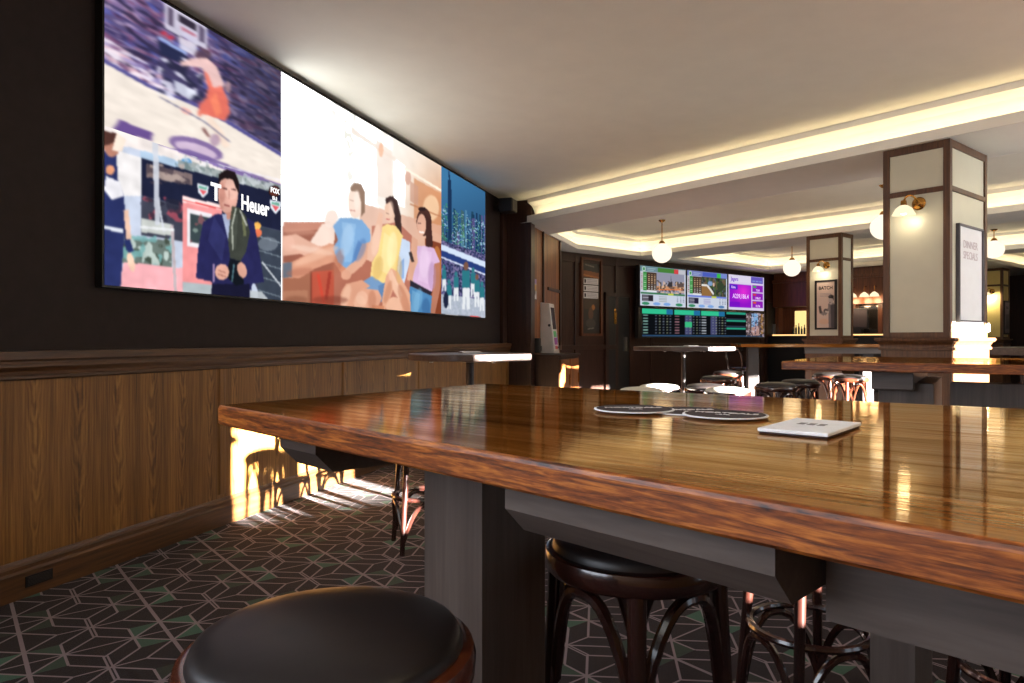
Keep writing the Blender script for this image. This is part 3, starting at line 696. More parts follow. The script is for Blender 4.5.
# field sport
px, py = pane(2, 0, 1, 90, 110)
c = Canvas(px, py, (60, 66, 104))
c.speckle(py > 230, [(96, 90, 140), (34, 38, 66), (130, 120, 160)], 40, 40, .62, .8, 0)
c.poly([(441, 244), (486, 262), (486, 268), (441, 250)], (206, 220, 240)); c.poly([(441, 250), (486, 268), (486, 274), (441, 256)], (40, 60, 120)); c.line([(441, 257), (486, 275)], 1.4, (220, 230, 250))
c.poly([(441, 294), (486, 300), (486, 322), (441, 318)], (196, 206, 214), .8)
for x, y, s in ((444, 276, .8), (456, 284, .9), (473, 280, .9), (449, 292, .9), (466, 282, 1.45), (477, 288, 1.0), (482, 294, .9)):
    c.poly([(x-2.6*s, y-8*s), (x+2.6*s, y-8*s), (x+2.8*s, y+4*s), (x-2.6*s, y+4*s)], (44, 116, 128)); c.ell(x, y-11*s, 1.7*s, 3*s, (120, 84, 70) if s > .95 else (50, 120, 130))
    c.poly([(x-2.4*s, y+4*s), (x+2.6*s, y+4*s), (x+2.6*s, y+19*s), (x+.6*s, y+19*s), (x, y+8*s), (x-.8*s, y+19*s), (x-2.6*s, y+19*s)], (222, 226, 230))
c.ell(446, 300, 2.6, 8, (30, 36, 60)); c.line([(441, 315), (486, 319.5)], 3, (40, 40, 48)); c.line([(470, 317), (480, 318.4)], 3, (206, 60, 56)); c.line([(445, 315), (458, 316)], 1.4, (210, 210, 214))
picture('field_sport_picture', LT[2], LT[3], LZ[0], LZ[1], -.052, blur(c.img, 1), 'led', led)

def led_pt(x, y):                                      # where a photo point lies on the screen plane
    t = led_t(x); d = W0S.y+WD.y*t
    return t, EYE+(HZ-y)*d/F
def led_text(body, x, y, size, mat='text_glow', bold=.0, sx=1.0):
    t, z = led_pt(x, y); return writing(body, size, mat, led, (t, -.0535, z), bold=bold, sx=sx)
led_text('T', 215.8, 193, .15, bold=.005)
led_text('Heuer', 255.2, 206.5, .145, bold=.004, sx=.80)
led_text('FOX', 274.8, 191, .05, bold=.002, sx=1.0); led_text('EI-3', 274.6, 198.6, .035, bold=.001)

# small speaker in the corner by the screen
t = thing('wall_speaker', 'small black loudspeaker hung high in the corner past the big video wall', 'speaker', W(6.98, .0, 0), WR)
bm = bx(-.12, .12, -.30, -.1, 2.98, 3.17); obj('cabinet', bm, 'black', t, bevel=.015)
obj('bracket', bx(-.02, .02, -.1, 0, 3.04, 3.1), 'dark_metal', t)
obj('grille', bx(-.105, .105, -.308, -.3, 2.995, 3.155), 'dark_metal', t, bevel=.003)
# air vent in the skirting
t = thing('floor_vent', 'small black vent grille set in the dark skirting below the oak wainscot', 'vent', W(.115, .099, .045), WR)
bm = bx(-.068, .068, -.004, 0, 0, .052); obj('frame', bm, 'black', t)
bm = B()
for k in range(7): box(bm, -.06, .06, -.008, -.003, .006+k*.006, .009+k*.006)
obj('louvre', bm, 'black', t)

# ================================================================== columns
def column(name, label, b, a, db, da, mats=('glass_cream', 'col_wood'), wainscot=True):
    """square column: wooden plinth with a moulded cap, framed pale panels above; b,a = its corner nearest the room"""
    t = thing(name, label, 'column', G(b, a, 0), GR)
    t['kind'] = 'structure'
    z0, z1, zr = 1.263, SOFF, 2.51
    bm = bx(.015, db-.015, .015, da-.015, z0-.02, z1-.01); obj('panel', bm, mats[0], t)
    bm = B(); p = .055
    for x0 in (0, db-p):
        for y0 in (0, da-p): box(bm, x0, x0+p, y0, y0+p, 1.2, z1)
    for z_0, z_1 in ((1.21, 1.263), (zr-.045, zr), (z1-.065, z1)): box(bm, .002, db-.002, .002, da-.002, z_0, z_1)
    obj('frame', bm, mats[1], t, bevel=.004)
    bm = bx(-.012, db+.012, -.012, da+.012, 0, 1.12); box(bm, -.03, db+.03, -.03, da+.03, 0, .16)
    obj('plinth', bm, mats[1], t, bevel=.004)
    prof = [(0, 1.215), (.05, 1.215), (.055, 1.2), (.05, 1.185), (.035, 1.175), (.02, 1.15), (.02, 1.135), (.028, 1.13), (.028, 1.11), (.0, 1.1)]
    loop = [(0, 0), (db, 0), (db, da), (0, da)]
    bm = B(); rows = [[bm.verts.new((q.x, q.y, z)) for q in offset_loop(loop, d)] for d, z in prof]
    for r, q in zip(rows, rows[1:]):
        for i in range(4): bm.faces.new((r[i], r[(i+1)%4], q[(i+1)%4], q[i]))
    obj('cap_moulding', bm, mats[1], t)
    return t
C1 = (6.585, 2.262)
col1 = column('column', 'big square column of framed pale panels with the large white dinner poster', C1[0], C1[1], .90, .545)
C2 = (11.05, 5.34)
col2 = column('column', 'more distant pale panelled column with the framed black and white portrait poster', C2[0], C2[1], .40, .585)
C3 = (19.4, 5.55)
col3 = column('column', 'far amber panelled column close to the dark end wall of the room', C3[0], C3[1], .5, .5, ('yellow_glass', 'col_wood'))

def sconce(label, loc, rot, power):
    """brass swan-neck wall light: its back plate sits on a panel facing local -y"""
    t = thing('wall_sconce', label, 'lamp', loc, rot, 'brass sconces on the columns')
    bm = B(); lathe(bm, [(0, .03), (.02, .03), (.03, .02), (.042, .015), (.054, .008), (.058, 0), (0, 0)], 28)
    bmesh.ops.transform(bm, matrix=Matrix.Rotation(PI/2, 4, 'X'), verts=bm.verts); obj('back_plate', bm, 'brass', t, True)
    bm = B(); tube(bm, bez((0, -.02, 0), (0, -.08, .08), (-.06, -.13, .09), (-.07, -.135, .0), 18), .008, 8); obj('arm', bm, 'brass', t, True)
    bm = B(); lathe(bm, [(.0, .02), (.022, .02), (.026, -.02), (.034, -.03)], 20, -.07, -.135, 0); obj('holder', bm, 'brass', t, True)
    bm = B(); lathe(bm, [(.028, -.022), (.045, -.033), (.066, -.052), (.080, -.080), (.094, -.104), (.090, -.104), (.076, -.080), (.062, -.056), (.042, -.039), (.026, -.03)], 36, -.07, -.135, 0); obj('glass_shade', bm, 'shade', t, True)
    bm = B(); lathe(bm, [(0, -.03), (.02, -.04), (.03, -.075), (.02, -.098), (0, -.106)], 16, -.07, -.135, 0); obj('bulb', bm, 'bulb', t, True)
    L = bpy.data.lights.new('sconce_lamp', 'POINT'); L.energy = power; L.color = (1, .84, .6); L.shadow_soft_size = .05
    lo = bpy.data.objects.new('sconce_lamp', L); put(lo, t); lo.location = (-.07, -.14, -.14)
    return t
# faces toward the wall (normal -b): local x runs toward the viewer's side, so rotate by GR-90
RB = GR-PI/2
sconce('brass wall light glowing on the biggest column, its shade toward the screen wall', G(C1[0]+.015, C1[1]+.25, 2.385), RB, 1.4)
sconce('small brass wall light above the portrait poster on the more distant column', G(C2[0]+.015, C2[1]+.25, 2.40), RB, 2)
sconce('tiny brass wall light on the far amber column', G(C3[0]+.015, C3[1]+.22, 2.35), RB, 16)

# dinner poster on column 1 (face toward the street: normal -a)
t = thing('poster', 'tall white framed dinner specials poster on the biggest column', 'poster', G(C1[0]+.47, C1[1]+.014, 0), GR)
w, z0, z1 = .30, 1.35, 2.20
bm = B()
for a in ((-w, w, z1-.018, z1), (-w, w, z0, z0+.018), (-w, -w+.018, z0, z1), (w-.018, w, z0, z1)): box(bm, a[0], a[1], -.03, 0, a[2], a[3])
obj('frame', bm, 'frame_grey', t); obj('sheet', bx(-w+.016, w-.016, -.014, -.004, z0+.016, z1-.016), 'white', t)
writing('DINNER', .095, 'faint_ink', t, (.0, -.0155, 2.03), sx=1.0); writing('SPECIALS', .095, 'faint_ink', t, (.0, -.0155, 1.935), sx=.9)
# portrait poster on column 2 (face normal -b); a flat print of a generic man with raised hands
t = thing('poster', 'black framed poster of a man in grey on the more distant column', 'poster', G(C2[0]+.014, C2[1]+.255, 0), RB)
w, z0, z1 = .178, 1.36, 2.16
bm = B()
for a in ((-w, w, z1-.03, z1), (-w, w, z0, z0+.03), (-w, -w+.03, z0, z1), (w-.03, w, z0, z1)): box(bm, a[0], a[1], -.03, 0, a[2], a[3])
obj('frame', bm, 'black', t)
X, Z = np.meshgrid(np.linspace(0, 60, 60), np.linspace(130, 0, 130))   # y down inside the print
c = Canvas(X, Z, (206, 184, 172))
c.poly([(38, 62), (56, 60), (60, 130), (40, 130)], (120, 112, 114)); c.poly([(46, 66), (60, 64), (60, 130), (48, 130)], (70, 66, 72)); c.ell(47, 52, 8, 13, (180, 168, 164)); c.poly([(38, 42), (46, 36), (56, 40), (57, 56), (53, 48), (40, 46)], (40, 36, 38))
c.line([(44, 74), (26, 92), (14, 86)], 9, (130, 122, 122)); c.line([(14, 88), (10, 68)], 8, (70, 62, 64)); c.ell(30, 82, 7, 6, (84, 76, 78)); c.line([(40, 86), (28, 84)], 5, (200, 190, 184)); c.ell(24, 112, 16, 8, (214, 170, 140), .6)
c.line([(46, 58), (42, 60)], 1.5, (70, 60, 60))
picture('print', -w+.028, w-.028, z0+.028, z1-.028, -.018, blur(c.img, 1)[::-1][::-1], 'print', t)
writing('BATCH', .075, 'black_ink', t, (0, -.0195, 2.03), bold=.002, sx=.95)
for q in range(3): obj('caption_line', bx(-.09, .09, -.0195, -.018, 1.94-.022*q, 1.945-.022*q), 'ink', t)
# small dark poster on column 3
t = thing('poster', 'narrow dark framed poster on the far amber column', 'poster', G(C3[0]+.25, C3[1]+.014, 0), GR)
obj('frame', bx(-.19, .19, -.03, 0, 1.32, 2.12), 'black', t); obj('sheet', bx(-.15, .15, -.034, -.028, 1.36, 2.08), 'ink', t)
writing('BAR', .1, 'black_ink', t, (0, -.036, 1.95)); obj('print_block', bx(-.11, .11, -.036, -.033, 1.45, 1.8), 'frame_grey', t)

# ================================================================== pendants
def pendant(label, px, d, z):
    t = thing('pendant_lamp', label, 'lamp', at(px, d, 0), 0, 'opal globe pendants')
    bm = B(); lathe(bm, [(0, z+.17), (.03, z+.168), (.085, z+.148), (.142, z+.095), (.17, z), (.142, z-.095), (.085, z-.148), (0, z-.17)], 32)
    bm.free(); bm = B(); bmesh.ops.create_uvsphere(bm, u_segments=36, v_segments=20, radius=.168, matrix=Matrix.Translation((0, 0, z)))
    obj('glass_globe', bm, 'globe', t, True)
    bm = B(); lathe(bm, [(0, z+.205), (.03, z+.205), (.05, z+.18), (.06, z+.155), (0, z+.155)], 20); obj('gallery', bm, 'brass', t, True)
    bm = B(); tube(bm, [(0, 0, z+.2), (0, 0, CEIL-.02)], .009, 8); obj('rod', bm, 'brass', t, True)
    bm = B(); lathe(bm, [(0, CEIL-.035), (.03, CEIL-.035), (.055, CEIL-.012), (.06, CEIL), (0, CEIL)], 20); obj('ceiling_rose', bm, 'brass', t, True)
    L = bpy.data.lights.new('pendant_light', 'POINT'); L.energy = 3; L.color = (1, .86, .64); L.shadow_soft_size = .17
    lo = bpy.data.objects.new('pendant_light', L); put(lo, t); lo.location = (0, 0, z-.36)
    return t
pendant('white glass globe pendant hanging before the betting televisions', 662, 11.9, 2.67)
pendant('white glass globe pendant between the televisions and the portrait column', 792, 14.0, 2.63)
pendant('white glass globe pendant half hidden behind the biggest column', 884, 9.2, 2.68)
pendant('white glass globe pendant on the street side of the biggest column', 994, 12.9, 2.86)

# ================================================================== far wall: doors, notices, televisions
def far_b(px, a=AFAR):                                  # b of a point on a plane a = const seen on an image column
    u = (px-512)/F; Y = a/(AX.x*u+AX.y); return (BX.x*u+BX.y)*Y
def far_z(px, y, a=AFAR):
    u = (px-512)/F; Y = a/(AX.x*u+AX.y); return EYE+(HZ-y)*Y/F
def wdoor(n, b0, b1, z1):
    t = thing('door_%d' % n, None, None, G(0, AFAR, 0), GR); t['kind'] = 'structure'
    bm = bx(b0-.08, b0, -.06, 0, 0, z1+.08); box(bm, b1, b1+.08, -.06, 0, 0, z1+.08); box(bm, b0-.08, b1+.08, -.06, 0, z1, z1+.08); obj('door_frame', bm, 'dark_wood', t)
    obj('leaf', bx(b0, b1, -.03, -.004, .02, z1), 'black', t)
    bm = bx(b0+.0, b1, -.036, -.03, .02, .22); obj('kick_plate', bm, 'dark_metal', t)
    return t
b0, b1 = far_b(606.5), far_b(628)
d1 = wdoor(1, b0, b1, far_z(617, 297))
obj('push_plate', bx(b1-.16, b1-.08, -.05, -.03, far_z(626, 351), far_z(626, 337)), 'chrome', d1)
bm = B(); zc = far_z(614, 317); xc = far_b(614)
lathe(bm, [(0, .05), (.03, .04), (.045, 0), (.03, -.04), (0, -.05)], 16)
bmesh.ops.transform(bm, matrix=Matrix.Translation((xc, -.036, zc+.13)) @ Matrix.Diagonal((.8, .2, 1, 1)), verts=bm.verts)
box(bm, xc-.035, xc+.035, -.042, -.03, zc-.14, zc+.09); obj('figure_sign', bm, 'brass', d1)
b0, b1 = far_b(766), far_b(776)
d2 = wdoor(2, b0, b1, 2.15)
obj('pull_handle', bx(b1-.2, b1-.16, -.09, -.03, 1.2, 1.6), 'chrome', d2)
# illuminated notice case
b0, b1 = far_b(579.5), far_b(600.5); z1, z0 = far_z(590, 258), far_z(590, 336)
t = thing('notice_case', 'tall dark glazed notice case with three pale rate cards', 'notice board', G(0, AFAR, 0), GR)
bm = B()
for q in ((b0, b1, z1-.05, z1), (b0, b1, z0, z0+.05), (b0, b0+.05, z0, z1), (b1-.05, b1, z0, z1)): box(bm, q[0], q[1], -.06, 0, q[2], q[3])
obj('frame', bm, 'bar_wood', t)
nz, nx = 150, 44
X, Y = np.meshgrid(np.linspace(579, 601, nx), np.linspace(336, 258, nz))
c = Canvas(X, Y, (40, 38, 36)); c.poly([(581, 269), (600, 271), (600, 278), (581, 276)], (126, 74, 40)); c.line([(581, 274), (600, 276)], 1, (196, 130, 70), .8)
c.poly([(582, 276), (600, 278), (600, 310), (582, 310)], (62, 48, 36)); c.ell(593, 308, 2, 3, (170, 104, 44)); c.ell(590, 315, 3, 7, (92, 62, 44)); c.ell(590, 325, 6, 5, (66, 62, 56)); c.line([(586, 331), (594, 330)], 1.2, (130, 126, 118)); c.line([(583, 263), (594, 265)], 1.2, (150, 140, 130), .8)
picture('display_print', b0+.045, b1-.045, z0+.045, z1-.045, -.02, c.img, 'print', t)
for k in range(3):
    y = 281.5+7.0*k; zc = far_z(590, y); bb0, bb1 = far_b(582.5), far_b(597)
    cd = obj('rate_card', bx(bb0, bb1, -.035, -.02, zc-.06, zc+.06), 'white_case', t)
    obj('card_number', bx(bb0+.02, bb0+.06, -.037, -.035, zc-.035, zc+.035), 'black_ink', cd)
    for q in range(3): obj('card_text', bx(bb0+.1, bb1-.03, -.037, -.035, zc-.035+.03*q, zc-.026+.03*q), 'ink', cd)

# television bank
ATV = 9.72
tb0, tb1 = far_b(637.8, ATV), far_b(763.0, ATV); tw = (tb1-tb0)/3
zt1, zt0 = 2.775, 1.885
def tv_canvas(): return np.meshgrid(np.linspace(0, 160, 161), np.linspace(90, 0, 91))
def tv(label, k, paint):
    t = thing('television', label, 'television', G(tb0+tw*(k+.5), ATV, 0), GR, 'wall televisions')
    obj('bezel', bx(-tw/2+.004, tw/2-.004, -.04, .06, zt0, zt1), 'black', t, bevel=.006)
    obj('mount', bx(-.25, .25, .06, AFAR-ATV, (zt0+zt1)/2-.15, (zt0+zt1)/2+.15), 'dark_metal', t)
    X, Y = tv_canvas(); c = Canvas(X, Y, (0, 0, 0)); paint(c)
    picture('screen', -tw/2+.03, tw/2-.03, zt0+.03, zt1-.025, -.042, c.img, 'tv', t)
    return t
def race(c, blue):
    hd = (120, 130, 190) if blue else (110, 140, 150)
    c.img[:] = (206, 214, 230)
    c.poly([(0, 0), (160, 0), (160, 13), (0, 13)], hd); c.poly([(60, 2), (122, 2), (122, 12), (60, 12)], (78, 96, 190) if blue else (74, 130, 60)); c.poly([(118, 2), (134, 2), (134, 13), (118, 13)], (60, 190, 80) if blue else (214, 70, 74)); c.poly([(134, 2), (160, 2), (160, 13), (134, 13)], (120, 140, 210) if blue else (196, 196, 204))
    c.ell(12, 7, 6, 6, (210, 232, 220)); c.ell(12, 7, 3.5, 4, (70, 140, 90)); c.line([(24, 5), (52, 5)], 2, (200, 220, 225)); c.line([(24, 9), (46, 9)], 1.6, (190, 210, 215))
    c.poly([(2, 14), (10, 14), (10, 56), (2, 56)], (200, 200, 205)); c.poly([(10, 14), (22, 14), (22, 56), (10, 56)], (50, 140, 60)); c.poly([(22, 14), (56, 14), (56, 56), (22, 56)], (74, 56, 46))
    for r in range(8):
        y = 19+r*4.6
        c.line([(12, y), (20, y)], 1.6, (190, 230, 190)); 
        for x in (27, 37, 47): c.line([(x, y), (x+5, y)], 1.8, (230, 190, 150) if r < 5 else (226, 226, 226))
        c.line([(3, y), (8, y)], 1.4, (150, 80, 90))
    c.line([(22, 56), (56, 56)], 3.5, (240, 240, 240))
    m = (c.px > 56) & (c.px < 156) & (c.py > 13) & (c.py < 60)
    c.poly([(56, 13), (156, 13), (156, 60), (56, 60)], (60, 64, 60) if blue else (150, 150, 170))
    if blue:
        c.speckle(m, [(96, 110, 130), (40, 48, 34), (120, 96, 70), (70, 96, 50)], 16, 26, .62, .8, 1)
        c.poly([(56, 34), (78, 32), (100, 50), (92, 60), (56, 60)], (150, 110, 66)); c.line([(56, 33), (78, 33), (90, 42), (104, 54)], 6, (232, 230, 226)); c.ell(90, 28, 10, 6, (130, 160, 200)); c.ell(104, 30, 4, 5, (220, 180, 160)); c.ell(132, 34, 14, 12, (56, 70, 50))
    else:
        c.poly([(56, 44), (156, 40), (156, 50), (56, 54)], (206, 150, 110)); c.speckle(m & (c.py > 30), [(96, 80, 76), (60, 56, 50), (230, 190, 160)], 20, 34, .64, .8, 1); c.poly([(94, 40), (100, 32), (112, 33), (112, 44), (94, 44)], (60, 54, 56)); c.poly([(128, 36), (154, 32), (154, 42), (130, 44)], (96, 80, 76)); c.line([(106, 18), (107, 40)], 1.4, (70, 66, 76)); c.line([(62, 52), (150, 48)], 2, (226, 120, 70))
    c.poly([(2, 59), (158, 60), (158, 64), (2, 63)], (60, 120, 80) if not blue else (110, 130, 220)); c.poly([(96, 60), (116, 60), (116, 64), (96, 64)], (206, 214, 80))
    c.poly([(6, 66), (44, 66), (44, 80), (6, 80)], (40, 36, 60) if blue else (44, 40, 48))
    for r in range(4): c.line([(8, 68+r*3.4), (28, 68+r*3.4)], 1.6, (196, 196, 210))
    for r in range(4):
        c.line([(64, 68+r*3.6), (92, 68+r*3.6)], 1.1, (130, 140, 130) if not blue else (130, 120, 190))
        for x in (128, 140, 150): c.line([(x, 66+r*3.8), (x+5, 66+r*3.8)], 1.4, (120, 126, 150))
    for x, cc in ((18, (60, 140, 100)), (56, (130, 170, 230)), (92, (130, 170, 230)), (136, (60, 140, 100) if not blue else (90, 130, 180))): c.ell(x, 85, 13, 3.4, cc)
def jackpot(c):
    c.img[:] = (222, 214, 240)
    c.poly([(2, 2), (100, 2), (100, 20), (2, 20)], (226, 220, 240)); c.poly([(100, 1), (156, 1), (156, 18), (100, 18)], (104, 90, 190))
    c.poly([(4, 24), (102, 24), (102, 84), (4, 84)], (150, 24, 204)); c.over(np.clip(1-np.hypot((c.px-66)/52, (c.py-42)/34), 0, 1)*((c.px > 4) & (c.px < 102) & (c.py > 24) & (c.py < 84)), (236, 50, 220), 1); c.poly([(4, 70), (50, 70), (50, 84), (4, 84)], (96, 16, 196), .5); c.poly([(4, 26), (40, 26), (40, 38), (4, 38)], (86, 40, 200))
    for k in range(3):
        y = 23+k*21; c.poly([(106, y), (156, y), (156, y+18), (106, y+18)], (146, 32, 186)); c.poly([(110, y+2), (124, y+2), (124, y+7), (110, y+7)], ((60, 180, 90), (214, 60, 70), (226, 84, 50))[k])
    for x in (106, 122, 138): c.line([(x, 12), (x+13, 12)], 4, (130, 150, 220))
tv('betting television with green race header, nearest the washroom door', 0, lambda c: race(c, False))
tv('betting television with blue race header, in the middle of the three', 1, lambda c: race(c, True))
t = tv('magenta jackpot television, furthest along the bank', 2, jackpot)
sx_ = (tw-.06)/160; sz_ = (zt1-zt0-.055)/90
def on_tv(x, y): return (-tw/2+.03+x*sx_, -.0436, zt1-.025-y*sz_)
M['magenta_text'] = glow('lilac_text', srgb(232, 190, 250), 1.0); M['violet_text'] = glow('violet_text', srgb(120, 70, 190), 1.0)
writing('Jagers', .13, 'violet_text', t, on_tv(26, 11), bold=.003); writing('Extra', .08, 'magenta_text', t, on_tv(21, 32), bold=.001)
writing('A239,186.4', .15, 'magenta_text', t, on_tv(53, 55), bold=.002, sx=.98)
for k, s in enumerate(('7,540', '1,986.07', '10,756')): writing(s, .075, 'magenta_text', t, on_tv(131, 36+k*21), bold=.001)
# the long low display under them
t = thing('television', 'long low odds display with green table headings, under the three betting televisions', 'television', G(0, ATV, 0), GR)
ob0, ob1, oz0, oz1 = tb0+.10, tb1+.0, 1.26, 1.86
obj('bezel', bx(ob0-.12, ob1+.05, -.03, .06, oz0-.03, oz1+.02), 'black', t); obj('mount', bx(ob0+1, ob1-1, .06, AFAR-ATV, 1.45, 1.7), 'dark_metal', t)
X, Y = np.meshgrid(np.linspace(0, 1000, 260), np.linspace(185, 0, 56)); c = Canvas(X, Y, (14, 16, 20))
for x0, x1, wash in ((0, 220, 0), (228, 430, 1), (440, 636, 2)):
    c.poly([(x0, 2), (x1, 2), (x1, 34), (x0, 34)], (52, 196, 146)); c.poly([(x1-50, 2), (x1, 2), (x1, 34), (x1-50, 34)], (36, 110, 160))
    if wash: c.poly([(x1-120, 36), (x1-66, 36), (x1-66, 170), (x1-120, 170)], (70, 72, 110))
    for r in range(7):
        y = 46+r*19; c.line([(x0+4, y), (x0+40+14*((r*3) % 3), y)], 8, ((120, 160, 150), (140, 100, 110), (170, 176, 186))[wash])
        for q in range(5): c.line([(x0+92+q*26, y), (x0+104+q*26, y)], 7, (150, 156, 130) if q % 2 else (120, 130, 150), .8)
c.poly([(310, 84), (364, 84), (364, 120), (310, 120)], (60, 190, 130)); c.poly([(0, 172), (1000, 172), (1000, 185), (0, 185)], (50, 84, 120), .9)
for y in (10, 66, 122): c.line([(650, y), (824, y)], 14, (44, 160, 130)); c.line([(650, y-14), (824, y-14)], 8, (70, 90, 120), .6)
c.poly([(830, 4), (1000, 4), (1000, 172), (830, 172)], (90, 74, 70)); c.poly([(880, 6), (940, 6), (940, 150), (880, 150)], (130, 176, 220)); c.poly([(880, 110), (950, 96), (950, 172), (870, 172)], (180, 140, 130)); c.line([(915, 70), (915, 150)], 14, (110, 90, 110)); c.line([(850, 20), (850, 168)], 16, (130, 110, 110)); c.line([(980, 10), (980, 160)], 22, (150, 110, 60)); c.speckle(c.px > 830, [(60, 50, 66), (210, 190, 200)], 20, 90, .68, .7)
picture('screen', ob0, ob1, oz0, oz1, -.032, c.img, 'tv', t)
# counter shelf along the far wall under the screens
t = thing('wall_shelf', 'long narrow drinks ledge on the dark wall under the odds display', 'shelf', G(0, AFAR, 0), GR)
obj('shelf_board', bx(12.1, 15.8, -.32, -.03, 1.06, 1.10), 'dark_wood', t, bevel=.004)
bm = B()
for b in (12.6, 13.8, 15.0): obj('bracket', bx(b-.02, b+.02, -.26, -.03, .92, 1.06), 'dark_metal', t)

# ================================================================== bar beyond the columns
t = thing('back_bar', 'dark timber back bar with a lit bottle niche beyond the portrait column', 'bar', G(BBAR, 0, 0), RB)
# local x runs along -a direction ... x = -a, local y = into the wall (+b)
def bb(px):                                             # local x on the bar wall plane for an image column
    u = (px-512)/F; Y = BBAR/(BX.x*u+BX.y); return -(AX.x*u+AX.y)*Y
def bz(px, y):
    u = (px-512)/F; Y = BBAR/(BX.x*u+BX.y); return EYE+(HZ-y)*Y/F
bm = B()
xa, xe = bb(780), bb(935)
box(bm, xa, xe, -.35, 0, bz(800, 307), bz(800, 283)); box(bm, xa, xe, -.40, 0, bz(800, 283), bz(800, 280)); box(bm, xa, xe, -.3, 0, bz(800, 280), SOFF); box(bm, xa, xe, -.38, 0, bz(800, 268), bz(800, 265))
obj('canopy', bm, 'bar_wood', t, bevel=.004)
bm = B()
bm.free()
for px in (781, 858, 884, 910): x = bb(px); obj('post', bx(x-.05, x+.05, -.2, 0, 0, bz(800, 300)), 'bar_wood', t)
obj('mirror', bx(bb(845), bb(930), -.06, -.02, 1.35, bz(870, 306)), 'mirror', t)
obj('niche_back', bx(bb(796), bb(813), -.06, -.03, 1.34, bz(800, 311)), 'niche', t)
bm = bx(xa, xe, -.55, 0, 0, 1.28); obj('cabinet', bm, 'black', t)
obj('worktop', bx(xa, xe, -.6, 0, 1.28, 1.33), 'bar_wood', t, bevel=.004)
obj('light_strip', bx(bb(785), bb(900), -.605, -.595, 1.295, 1.325), 'strip', t)
for k, px in enumerate((848, 861, 873, 883)):
    x = bb(px); s = thing('bar_lamp', 'small glowing glass lamp under the back bar canopy, %s' % ('beside the portrait column', 'second from the portrait column', 'third from the portrait column', 'beside the biggest column')[k], 'lamp', G(BBAR-.45, 0, 0)+(-AX)*x, RB, 'lamps along the back bar canopy')
    zc = bz(870, 296)
    bm = B(); lathe(bm, [(.02, .07), (.04, .055), (.085, .015), (.105, -.04), (.10, -.04), (.075, 0), (0, .045)], 20, 0, 0, zc); obj('glass_shade', bm, 'shade', s, True)
    bm = B(); tube(bm, [(0, .1, zc+.2), (0, 0, zc+.2), (0, 0, zc+.07)], .012, 8); obj('arm', bm, 'brass', s, True)
    L = bpy.data.lights.new('bar_light', 'POINT'); L.energy = 9; L.color = (1, .75, .45); L.shadow_soft_size = .1
    lo = bpy.data.objects.new('bar_light', L); put(lo, s); lo.location = (0, 0, zc-.15)
bot = None
for k in range(5):
    x = bb(797)+(bb(811)-bb(797))*(k+.5)/5
    h = .20+.04*((k*7) % 3); bm = B(); lathe(bm, [(0, 0), (.023, 0), (.025, .015), (.025, h*.6), (.011, h*.78), (.010, h), (0, h)], 14)
    o = obj('bottle', bm, 'bottle', None, True); o.location = G(BBAR-.25, 0, 1.332)+(-AX)*x
    tag(o, 'dark spirit bottle standing in the lit niche of the back bar', 'bottle', 'bottles in the back bar niche')
t = thing('bar_screen', 'dark square monitor standing on the back bar worktop', 'screen', G(BBAR-.3, 0, 1.33)+(-AX)*bb(864), RB)
obj('case', bx(-.24, .24, -.03, .03, .12, .6), 'black', t, bevel=.01); obj('stand', bx(-.1, .1, -.08, .08, 0, .13), 'black', t); obj('screen', bx(-.21, .21, -.034, -.03, .16, .56), 'slate', t)

# ================================================================== ticket machine and cabinet on the panelled wall
ny = -NB
t = thing('ticket_machine', 'tilted white betting ticket machine with coloured stickers on the panelled wall', 'machine', W(0, NB, 0), WR)
bm = B(); x0, x1 = 8.14, 8.44
prof = [(ny, .985), (ny-.24, .985), (ny-.15, 1.76), (ny, 1.78)]
bm = B()
vv = [[bm.verts.new((x, y+NB, z)) for y, z in prof] for x in (x0, x1)]
for i in range(4): bm.faces.new((vv[0][i], vv[0][(i+1)%4], vv[1][(i+1)%4], vv[1][i]))
bm.faces.new(vv[0]); bm.faces.new(vv[1][::-1])
mch = obj('case', bm, 'white_case', t, bevel=.012)
def face(z): return -.24+(z-.985)/.775*.09
def slab(name, xa, xb, za, zb, mat, off=.006):
    bm = B(); q = [bm.verts.new((x, face(z)-off, z)) for x, z in ((xa, za), (xb, za), (xb, zb), (xa, zb))] + [bm.verts.new((x, face(z)+.004, z)) for x, z in ((xa, za), (xb, za), (xb, zb), (xa, zb))]
    for f in ((0,1,2,3),(7,6,5,4),(0,4,5,1),(1,5,6,2),(2,6,7,3),(3,7,4,0)): bm.faces.new([q[i] for i in f])
    return obj(name, bm, mat, t)
M['green'] = plain('green_sticker', srgb(60, 170, 90)); M['purple'] = plain('purple_sticker', srgb(140, 50, 150)); M['cyan'] = plain('cyan_sticker', srgb(70, 170, 220)); M['red'] = plain('red_sticker', srgb(190, 60, 50))
slab('screen', x0+.05, x1-.05, 1.36, 1.70, 'slate'); slab('sticker', x0+.06, x0+.2, 1.24, 1.33, 'green'); slab('sticker', x0+.06, x0+.22, 1.12, 1.23, 'purple'); slab('sticker', x0+.25, x1-.05, 1.15, 1.30, 'cyan'); slab('sticker', x0+.08, x0+.2, 1.05, 1.10, 'red')
slab('slot', x0+.26, x1-.07, 1.06, 1.09, 'black')
bm = B(); lathe(bm, [(0, .012), (.02, .01), (.022, 0), (0, 0)], 16); bmesh.ops.transform(bm, matrix=Matrix.Translation((x0, -.15, 1.42)) @ Matrix.Rotation(-PI/2, 4, 'Y'), verts=bm.verts); obj('lock', bm, 'dark_metal', t)
t = thing('wall_cabinet', 'low dark timber cabinet standing under the ticket machine', 'cabinet', W(0, NB, 0), WR)
